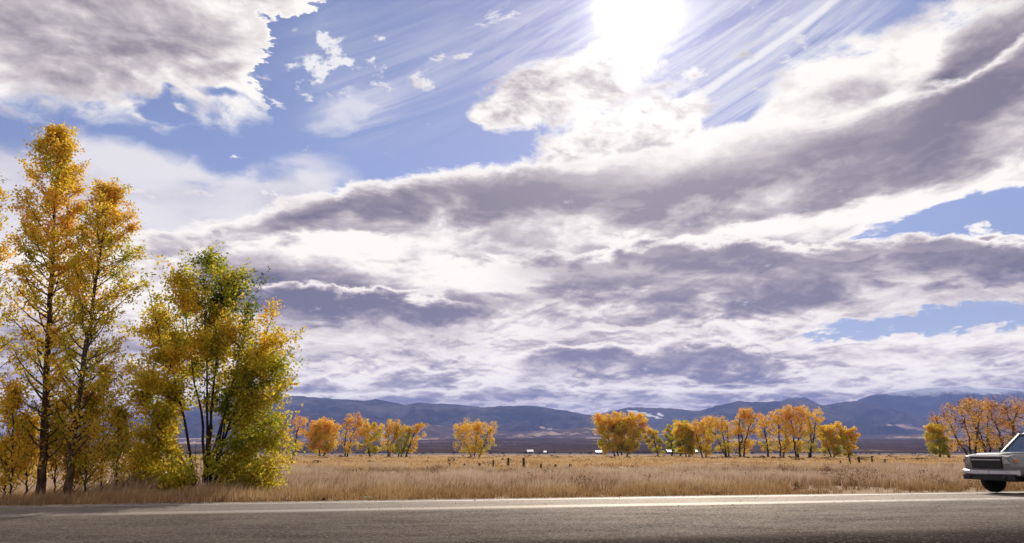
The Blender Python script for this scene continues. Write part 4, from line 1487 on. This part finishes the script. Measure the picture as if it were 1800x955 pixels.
def build_sheds():
    white = plain_mat('white_metal_roof', (0.55, 0.55, 0.55), 0.45, 0.4)
    pale = plain_mat('pale_siding', (0.34, 0.31, 0.29), 0.7)
    dark = plain_mat('dark_siding', (0.10, 0.075, 0.06), 0.8)
    brown = plain_mat('brown_roof', (0.07, 0.045, 0.035), 0.8)
    shed('long low barn with white roof behind the bright yellow trees', 1172, 1223, 794.2, 790.6, 560, 12, dark, white, brown, 5)
    shed('small white trailer like shed far out left of the dark crowns', 927, 937, 794.0, 791.0, 620, 6, pale, white, dark, 1)
    shed('tiny white roofed shed right of the utility pole gap', 956, 960, 795.0, 792.8, 640, 5, pale, white, dark, 1)
    shed('white roofed shed just left of the joined dark crowns', 1047, 1059, 795.0, 792.6, 600, 7, dark, white, brown, 2)
    shed('brown wooden shed seen between poplars and green tree', 226, 250, 792.0, 787.0, 300, 6, brown, brown, dark, 1)


# ------------------------------------------------------------------ pickup truck
def build_truck():
    paint = new_mat('silver_white_paint')
    tc = S.new('ShaderNodeTexCoord')
    o_ = S(tc.outputs['Object'])
    dirt = tnoise(o_, 5.0, 6, 0.65)
    _, _, oz = sepxyz(o_)
    f = sstep(oz + (dirt - 0.5) * 0.5, 0.85, 0.40) * 0.6
    finish(mixc(f, (0.15, 0.142, 0.146), (0.06, 0.047, 0.038)), 0.32 + dirt * 0.15, 0.5, coat=0.6)
    black = plain_mat('black_plastic', (0.014, 0.013, 0.014), 0.6, 0.4)
    rubber = plain_mat('tyre_rubber', (0.016, 0.015, 0.015), 0.85, 0.2)
    chrome = plain_mat('bumper_chrome', (0.50, 0.49, 0.50), 0.36, 0.5, 0.85)
    alloy = plain_mat('wheel_alloy', (0.30, 0.30, 0.31), 0.4, 0.5, 0.8)
    lamp = new_mat('headlight_lens')
    tc = S.new('ShaderNodeTexCoord')
    st = tnoise(mapping(S(tc.outputs['Object']), scale=(1, 30, 6)), 1.0, 2, 0.5)
    finish(mixc(st, (0.03, 0.03, 0.035), (0.55, 0.55, 0.54)), 0.12, 0.6, coat=0.8)
    amber = plain_mat('amber_lens', (0.5, 0.16, 0.02), 0.2, 0.5)
    red = plain_mat('red_lens', (0.35, 0.02, 0.02), 0.2, 0.5)
    glass = new_mat('tinted_glass')
    b = S.new('ShaderNodeBsdfGlass')
    b.inputs['Color'].default_value = (0.55, 0.68, 0.68, 1)
    b.inputs['Roughness'].default_value = 0.0
    b.inputs['IOR'].default_value = 1.02
    gl = S.new('ShaderNodeBsdfGlossy')
    gl.inputs['Roughness'].default_value = 0.04
    gl.inputs['Color'].default_value = (0.85, 0.92, 0.93, 1)
    mx = S.new('ShaderNodeMixShader')
    mx.inputs[0].default_value = 0.22
    S.tree.links.new(b.outputs[0], mx.inputs[1])
    S.tree.links.new(gl.outputs[0], mx.inputs[2])
    ou = S.new('ShaderNodeOutputMaterial')
    S.tree.links.new(mx.outputs[0], ou.inputs[0])

    # where it drives: far lane, heading left
    def px_of(p):
        d = p - Vector((0, 0, EYE))
        f = d.y * _cp + d.z * _sp
        return 900 + FPX * d.x / f
    nc = -1.32
    lo, hi = 0.0, 60.0
    for _ in range(50):
        mid = (lo + hi) / 2
        if px_of(road_pt(mid, nc + 0.86, 0.6)) < 1697:
            lo = mid
        else:
            hi = mid
    p = road_pt(lo, nc, 0.012)
    root = empty('pickup_truck', p, math.atan2(-road_u.y, -road_u.x))
    root.scale = (0.98, 0.98, 0.96)
    tag(root, 'silver grey pickup truck entering from the right on the far lane', 'pickup truck')

    def sec(x, w, zb, zt, crown=0.02):
        h = zt - zb
        half = [(w * 0.90, zb), (w * 0.985, zb + 0.08), (w, zb + h * 0.45), (w * 0.985, zb + h * 0.72), (w * 0.955, zt - 0.07), (w * 0.90, zt - 0.015), (w * 0.5, zt + crown)]
        return [(x, y, z) for y, z in half] + [(x, -y, z) for y, z in half[::-1]]
    bm = bmesh.new()
    loft(bm, [sec(0.0, 0.84, 0.52, 1.055, 0.01), sec(-0.05, 0.90, 0.48, 1.10), sec(-0.20, 0.94, 0.45, 1.13), sec(-0.6, 0.96, 0.42, 1.15), sec(-1.1, 0.965, 0.40, 1.165),
              sec(-1.62, 0.97, 0.39, 1.175), sec(-1.8, 0.97, 0.39, 1.17), sec(-2.6, 0.97, 0.39, 1.15), sec(-3.55, 0.97, 0.39, 1.14), sec(-3.6, 0.965, 0.42, 1.15), sec(-5.1, 0.96, 0.46, 1.15), sec(-5.35, 0.93, 0.52, 1.14)])
    bmesh.ops.recalc_face_normals(bm, faces=bm.faces[:])
    me = bpy.data.meshes.new('body')
    bm.to_mesh(me)
    bm.free()
    tmp = bpy.data.objects.new('body_raw', me)
    COL.objects.link(tmp)
    cutters = []
    for cx in (-0.98, -4.35):
        bm = bmesh.new()
        lathe(bm, [(0.47, -1.3), (0.47, 1.3)], 'Y', 32, (cx, 0, 0.40))
        bmesh.ops.recalc_face_normals(bm, faces=bm.faces[:])
        cm = bpy.data.meshes.new('cut')
        bm.to_mesh(cm)
        bm.free()
        co = bpy.data.objects.new('cut', cm)
        COL.objects.link(co)
        md = tmp.modifiers.new('b', 'BOOLEAN')
        md.operation = 'DIFFERENCE'
        md.object = co
        md.solver = 'EXACT'
        cutters.append(co)
    bv = tmp.modifiers.new('v', 'BEVEL')
    bv.width = 0.03
    bv.segments = 2
    bv.limit_method = 'ANGLE'
    bpy.context.view_layer.update()
    ev = tmp.evaluated_get(bpy.context.evaluated_depsgraph_get())
    bme = bpy.data.meshes.new_from_object(ev)
    for q in cutters + [tmp]:
        bpy.data.objects.remove(q, do_unlink=True)
    bme.name = 'body'
    bme.materials.clear()
    body = link_mesh('body', bme, paint, root)
    # dark underside, inner arches
    mesh_of('underbody', lambda b_: (box_into(b_, (-2.65, 0, 0.40), (4.7, 1.25, 0.22)), box_into(b_, (-0.98, 0, 0.40), (0.22, 1.3, 0.16)), box_into(b_, (-4.35, 0, 0.40), (0.22, 1.3, 0.16))), black, root)

    # greenhouse: pillars and roof as a frame, panes set into it
    def ring(z, xf, xr, w):
        return [(xf, w, z), (xf, -w, z), (xr, -w, z), (xr, w, z)]
    B, T = ring(1.15, -1.58, -3.56, 0.90), ring(1.79, -2.28, -3.42, 0.72)

    def bar(bm, a, b_, wd):
        a, b_ = Vector(a), Vector(b_)
        d = (b_ - a).normalized()
        s1 = d.cross(Vector((0, 0, 1)) if abs(d.z) < 0.9 else Vector((1, 0, 0))).normalized() * wd / 2
        s2 = d.cross(s1).normalized() * wd / 2
        loft(bm, [[q + s1 + s2, q - s1 + s2, q - s1 - s2, q + s1 - s2] for q in (a, b_)])
    for i in range(4):
        mesh_of('pillar', lambda bm: bar(bm, B[i], T[i], 0.075), paint, root)
    for s in (1, -1):
        mesh_of('pillar', lambda bm: bar(bm, (-2.62, s * 0.90, 1.15), (-2.70, s * 0.725, 1.79), 0.07), black, root)
    rf = mesh_of('roof', lambda bm: loft(bm, [[(x, y, z) for y, z in ((w, 1.765), (w * 0.97, 1.81), (w * 0.8, 1.845 + e), (0.0, 1.865 + e), (-w * 0.8, 1.845 + e), (-w * 0.97, 1.81), (-w, 1.765), (-w * 0.9, 1.75), (w * 0.9, 1.75))]
                                              for x, w, e in ((-2.20, 0.70, -0.035), (-2.34, 0.74, 0.0), (-2.9, 0.75, 0.01), (-3.38, 0.74, 0.0), (-3.50, 0.70, -0.04))]), paint, root, True)

    def pane(name, pts):
        c = sum((Vector(q) for q in pts), Vector()) / len(pts)
        n = (Vector(pts[1]) - Vector(pts[0])).cross(Vector(pts[2]) - Vector(pts[0])).normalized()

        def fill(bm):
            loft(bm, [[Vector(q) + n * t for q in pts] for t in (-0.004, 0.004)])
        mesh_of(name, fill, glass, root)
    ws = mesh_of
    pane('windscreen', [(-1.60, 0.87, 1.16), (-1.60, -0.87, 1.16), (-2.26, -0.70, 1.775), (-2.26, 0.70, 1.775)])
    pane('rear_window', [(-3.55, -0.87, 1.16), (-3.55, 0.87, 1.16), (-3.43, 0.70, 1.775), (-3.43, -0.70, 1.775)])
    for s in (1, -1):
        pane('side_window', [(-1.68, s * 0.90, 1.16), (-2.60, s * 0.90, 1.16), (-2.67, s * 0.72, 1.775), (-2.30, s * 0.72, 1.775)])
        pane('side_window', [(-2.65, s * 0.90, 1.16), (-3.50, s * 0.90, 1.16), (-3.40, s * 0.72, 1.775), (-2.73, s * 0.72, 1.775)])
    # seats and dash inside
    mesh_of('dashboard', lambda bm: box_into(bm, (-1.75, 0, 1.09), (0.5, 1.6, 0.2)), black, root, bevel=0.03)
    for y in (-0.42, 0.42):
        mesh_of('seat', lambda bm: (box_into(bm, (-2.75, y, 1.20), (0.18, 0.5, 0.62)), box_into(bm, (-2.78, y, 1.58), (0.12, 0.26, 0.18))), black, root, bevel=0.03)
    # hood seam panel
    def hood(bm):
        loft(bm, [[(x, y, z + 0.012) for y, z in ((w, zt - 0.012), (w * 0.6, zt + 0.018), (0, zt + 0.024), (-w * 0.6, zt + 0.018), (-w, zt - 0.012), (-w * 0.9, zt - 0.05), (w * 0.9, zt - 0.05))]
                  for x, w, zt in ((-0.08, 0.72, 1.108), (-0.3, 0.78, 1.138), (-0.7, 0.80, 1.158), (-1.2, 0.82, 1.172), (-1.56, 0.82, 1.18))])
    mesh_of('hood', hood, paint, root, True)
    # front: grille with bars, lamps, bumper
    gr = mesh_of('grille', lambda bm: box_into(bm, (0.004, 0, 0.865), (0.05, 1.10, 0.36)), black, root, bevel=0.012)
    for k in range(3):
        mesh_of('bar', lambda bm: box_into(bm, (0.036, 0, 0.76 + 0.10 * k), (0.02, 1.06, 0.03)), chrome if k == 2 else black, gr)
    mesh_of('surround', lambda bm: box_into(bm, (0.02, 0, 1.063), (0.05, 1.18, 0.03)), chrome, gr)
    for s in (1, -1):
        hl = mesh_of('headlight', lambda bm: loft(bm, [[(x0, s * 0.585, 0.83), (x0, s * 0.585, 1.035), (x1, s * 0.82, 1.035), (x1 - 0.10, s * 0.905, 1.02), (x1 - 0.10, s * 0.905, 0.87), (x1, s * 0.82, 0.84)]
                                                      for x0, x1 in ((-0.05, -0.10), (0.022, 0.012))]), lamp, root, bevel=0.01)
        mesh_of('indicator', lambda bm: box_into(bm, (-0.12, s * 0.93, 0.93), (0.12, 0.03, 0.10)), amber, hl)
        tl = mesh_of('tail_light', lambda bm: box_into(bm, (-5.36, s * 0.86, 0.92), (0.06, 0.14, 0.36)), red, root, bevel=0.01)
        mesh_of('fog_light', lambda bm: lathe(bm, [(0.055, 0.0), (0.06, 0.03), (0.03, 0.045)], 'X', 16, (0.075, s * 0.62, 0.43)), black, root)
        mir = mesh_of('mirror', lambda bm: box_into(bm, (-1.86, s * 1.07, 1.27), (0.12, 0.22, 0.20)), black, root, bevel=0.035)
        mesh_of('mirror_arm', lambda bm: box_into(bm, (-1.84, s * 0.945, 1.21), (0.06, 0.12, 0.05)), black, mir)
        mesh_of('door_handle', lambda bm: box_into(bm, (-2.48, s * 0.978, 1.00), (0.16, 0.03, 0.035)), black, root, bevel=0.008)
        mesh_of('running_board', lambda bm: box_into(bm, (-2.65, s * 0.93, 0.37), (1.9, 0.16, 0.06)), black, root, bevel=0.015)

    def bumper(bm):
        secs = []
        for i in range(13):
            y = -0.97 + 1.94 * i / 12
            x = 0.13 - 0.16 * (abs(y) / 0.97) ** 3
            secs.append([(x, y, 0.50), (x + 0.025, y, 0.53), (x + 0.02, y, 0.625), (x - 0.03, y, 0.65), (x - 0.13, y, 0.65), (x - 0.13, y, 0.50)])
        loft(bm, secs)
    bp = mesh_of('bumper', bumper, chrome, root)
    mesh_of('number_plate', lambda bm: box_into(bm, (0.162, 0, 0.578), (0.012, 0.31, 0.10)), plain_mat('plate_white', (0.55, 0.55, 0.55), 0.4), bp)
    mesh_of('valance', lambda bm: box_into(bm, (0.03, 0, 0.415), (0.10, 1.80, 0.165)), black, root, bevel=0.02)
    mesh_of('rear_bumper', lambda bm: box_into(bm, (-5.42, 0, 0.56), (0.16, 1.86, 0.17)), chrome, root, bevel=0.03)
    mesh_of('antenna', lambda bm: bar(bm, (-1.55, -0.80, 1.17), (-1.72, -0.84, 1.72), 0.008), black, root)
    for ch in root.children:
        ch.location.z += 0.10
    # wheels
    for cx in (-0.98, -4.35):
        for s in (1, -1):
            wr = mesh_of('wheel', lambda bm: lathe(bm, [(0.20, s * 0.675), (0.25, s * 0.70), (0.25, s * 0.92), (0.20, s * 0.925)], 'Y', 28, (cx, 0, 0.42)), alloy, root, True)
            mesh_of('tyre', lambda bm: lathe(bm, [(0.24, s * 0.665), (0.33, s * 0.665), (0.40, s * 0.685), (0.42, s * 0.72), (0.422, s * 0.80), (0.42, s * 0.88), (0.40, s * 0.92), (0.33, s * 0.945), (0.24, s * 0.935)], 'Y', 40, (cx, 0, 0.42)), rubber, wr, True)
            for q in range(5):
                a = 2 * math.pi * q / 5
                mesh_of('spoke', lambda bm: bar(bm, (cx + 0.04 * math.cos(a), s * 0.915, 0.42 + 0.04 * math.sin(a)), (cx + 0.235 * math.cos(a), s * 0.925, 0.42 + 0.235 * math.sin(a)), 0.055), alloy, wr)
            mesh_of('hub', lambda bm: lathe(bm, [(0.06, s * 0.90), (0.06, s * 0.935), (0.04, s * 0.945)], 'Y', 16, (cx, 0, 0.42)), alloy, wr)


# ------------------------------------------------------------------ litter and stones by the road
def build_litter():
    white = plain_mat('crumpled_paper', (0.66, 0.65, 0.63), 0.7)
    green = plain_mat('green_plastic', (0.10, 0.34, 0.12), 0.3, 0.5)
    clear = plain_mat('milky_plastic', (0.55, 0.60, 0.56), 0.3, 0.5)
    rock = plain_mat('dark_stone', (0.045, 0.035, 0.030), 0.9, 0.2, vary=0.4, scale=20)

    def lump(seed, sx, sy, sz):
        def fill(bm):
            bmesh.ops.create_icosphere(bm, subdivisions=3, radius=1.0)
            for v in bm.verts:
                n = mnoise.fractal(v.co * 1.3 + Vector((seed, 0, 0)), 0.8, 2, 4)
                c = mnoise.cell(v.co * 2.2 + Vector((seed, 1, 0)))
                v.co *= 1 + 0.28 * n + 0.16 * c
                v.co = Vector((v.co.x * sx, v.co.y * sy, max(v.co.z, -0.6) * sz + 0.6 * sz))
        return fill
    g = road_pt_px(507, 879.5)
    o = mesh_of('paper_litter', lump(3, 0.055, 0.05, 0.06), white)
    o.location = g
    tag(o, 'crumpled white scrap lying on the road edge near the green tree', 'litter')
    g = road_pt_px(568, 879.5)
    o = mesh_of('dark_rock', lump(8, 0.05, 0.04, 0.04), rock)
    o.location = g
    tag(o, 'dark lump on the road edge between white scrap and green bottle', 'rock')
    g = road_pt_px(646, 877.5)
    root = empty('plastic_bottle', g, 0.2)
    tag(root, 'green and white plastic bottle lying at the road edge', 'bottle')

    def bottle(bm):
        lathe(bm, [(0.02, -0.10), (0.034, -0.095), (0.036, -0.05), (0.032, 0.0), (0.036, 0.04), (0.030, 0.07), (0.014, 0.095), (0.013, 0.115)], 'X', 18, (0, 0, 0.036))
    mesh_of('bottle_body', bottle, clear, root, True)
    mesh_of('label_band', lambda bm: lathe(bm, [(0.0365, -0.045), (0.0375, -0.04), (0.0375, 0.03), (0.0365, 0.035)], 'X', 18, (0, 0, 0.036)), green, root, True)
    mesh_of('cap', lambda bm: lathe(bm, [(0.016, 0.112), (0.016, 0.135)], 'X', 14, (0, 0, 0.036)), green, root, True)
    # grit on the asphalt
    r = np.random.default_rng(17)
    bm = bmesh.new()
    for i in range(230):
        s, n = -14 + 30 * r.random(), -0.2 - 9.0 * r.random() ** 1.3
        p = road_pt(s, n)
        z = np.interp(-n, [0, 0.5, 3.4, 6.3, 9.4, 12.5], [-0.002, 0.0, 0.03, 0.045, 0.03, 0.0])
        sz = 0.006 + 0.012 * r.random() ** 2
        M = Matrix.Translation((p.x, p.y, z + sz * 0.4)) @ Matrix.Rotation(r.random() * 6, 4, 'Z') @ Matrix.Diagonal((sz * (1 + r.random()), sz, sz * 0.7, 1))
        bmesh.ops.create_icosphere(bm, subdivisions=1, radius=1.0, matrix=M)
    me = bpy.data.meshes.new('road_grit')
    bm.to_mesh(me)
    bm.free()
    o = link_mesh('road_grit', me, plain_mat('grit', (0.24, 0.20, 0.17), 0.8, 0.3, vary=0.8, scale=3.0))
    tag(o, 'scattered small stones on the asphalt', 'gravel', kind='stuff')


def road_pt_px(px, py):
    p = at_ground(px, py)
    p.z = 0.0
    return p


build_brush()
build_fences()
build_sheds()
build_truck()
build_litter()
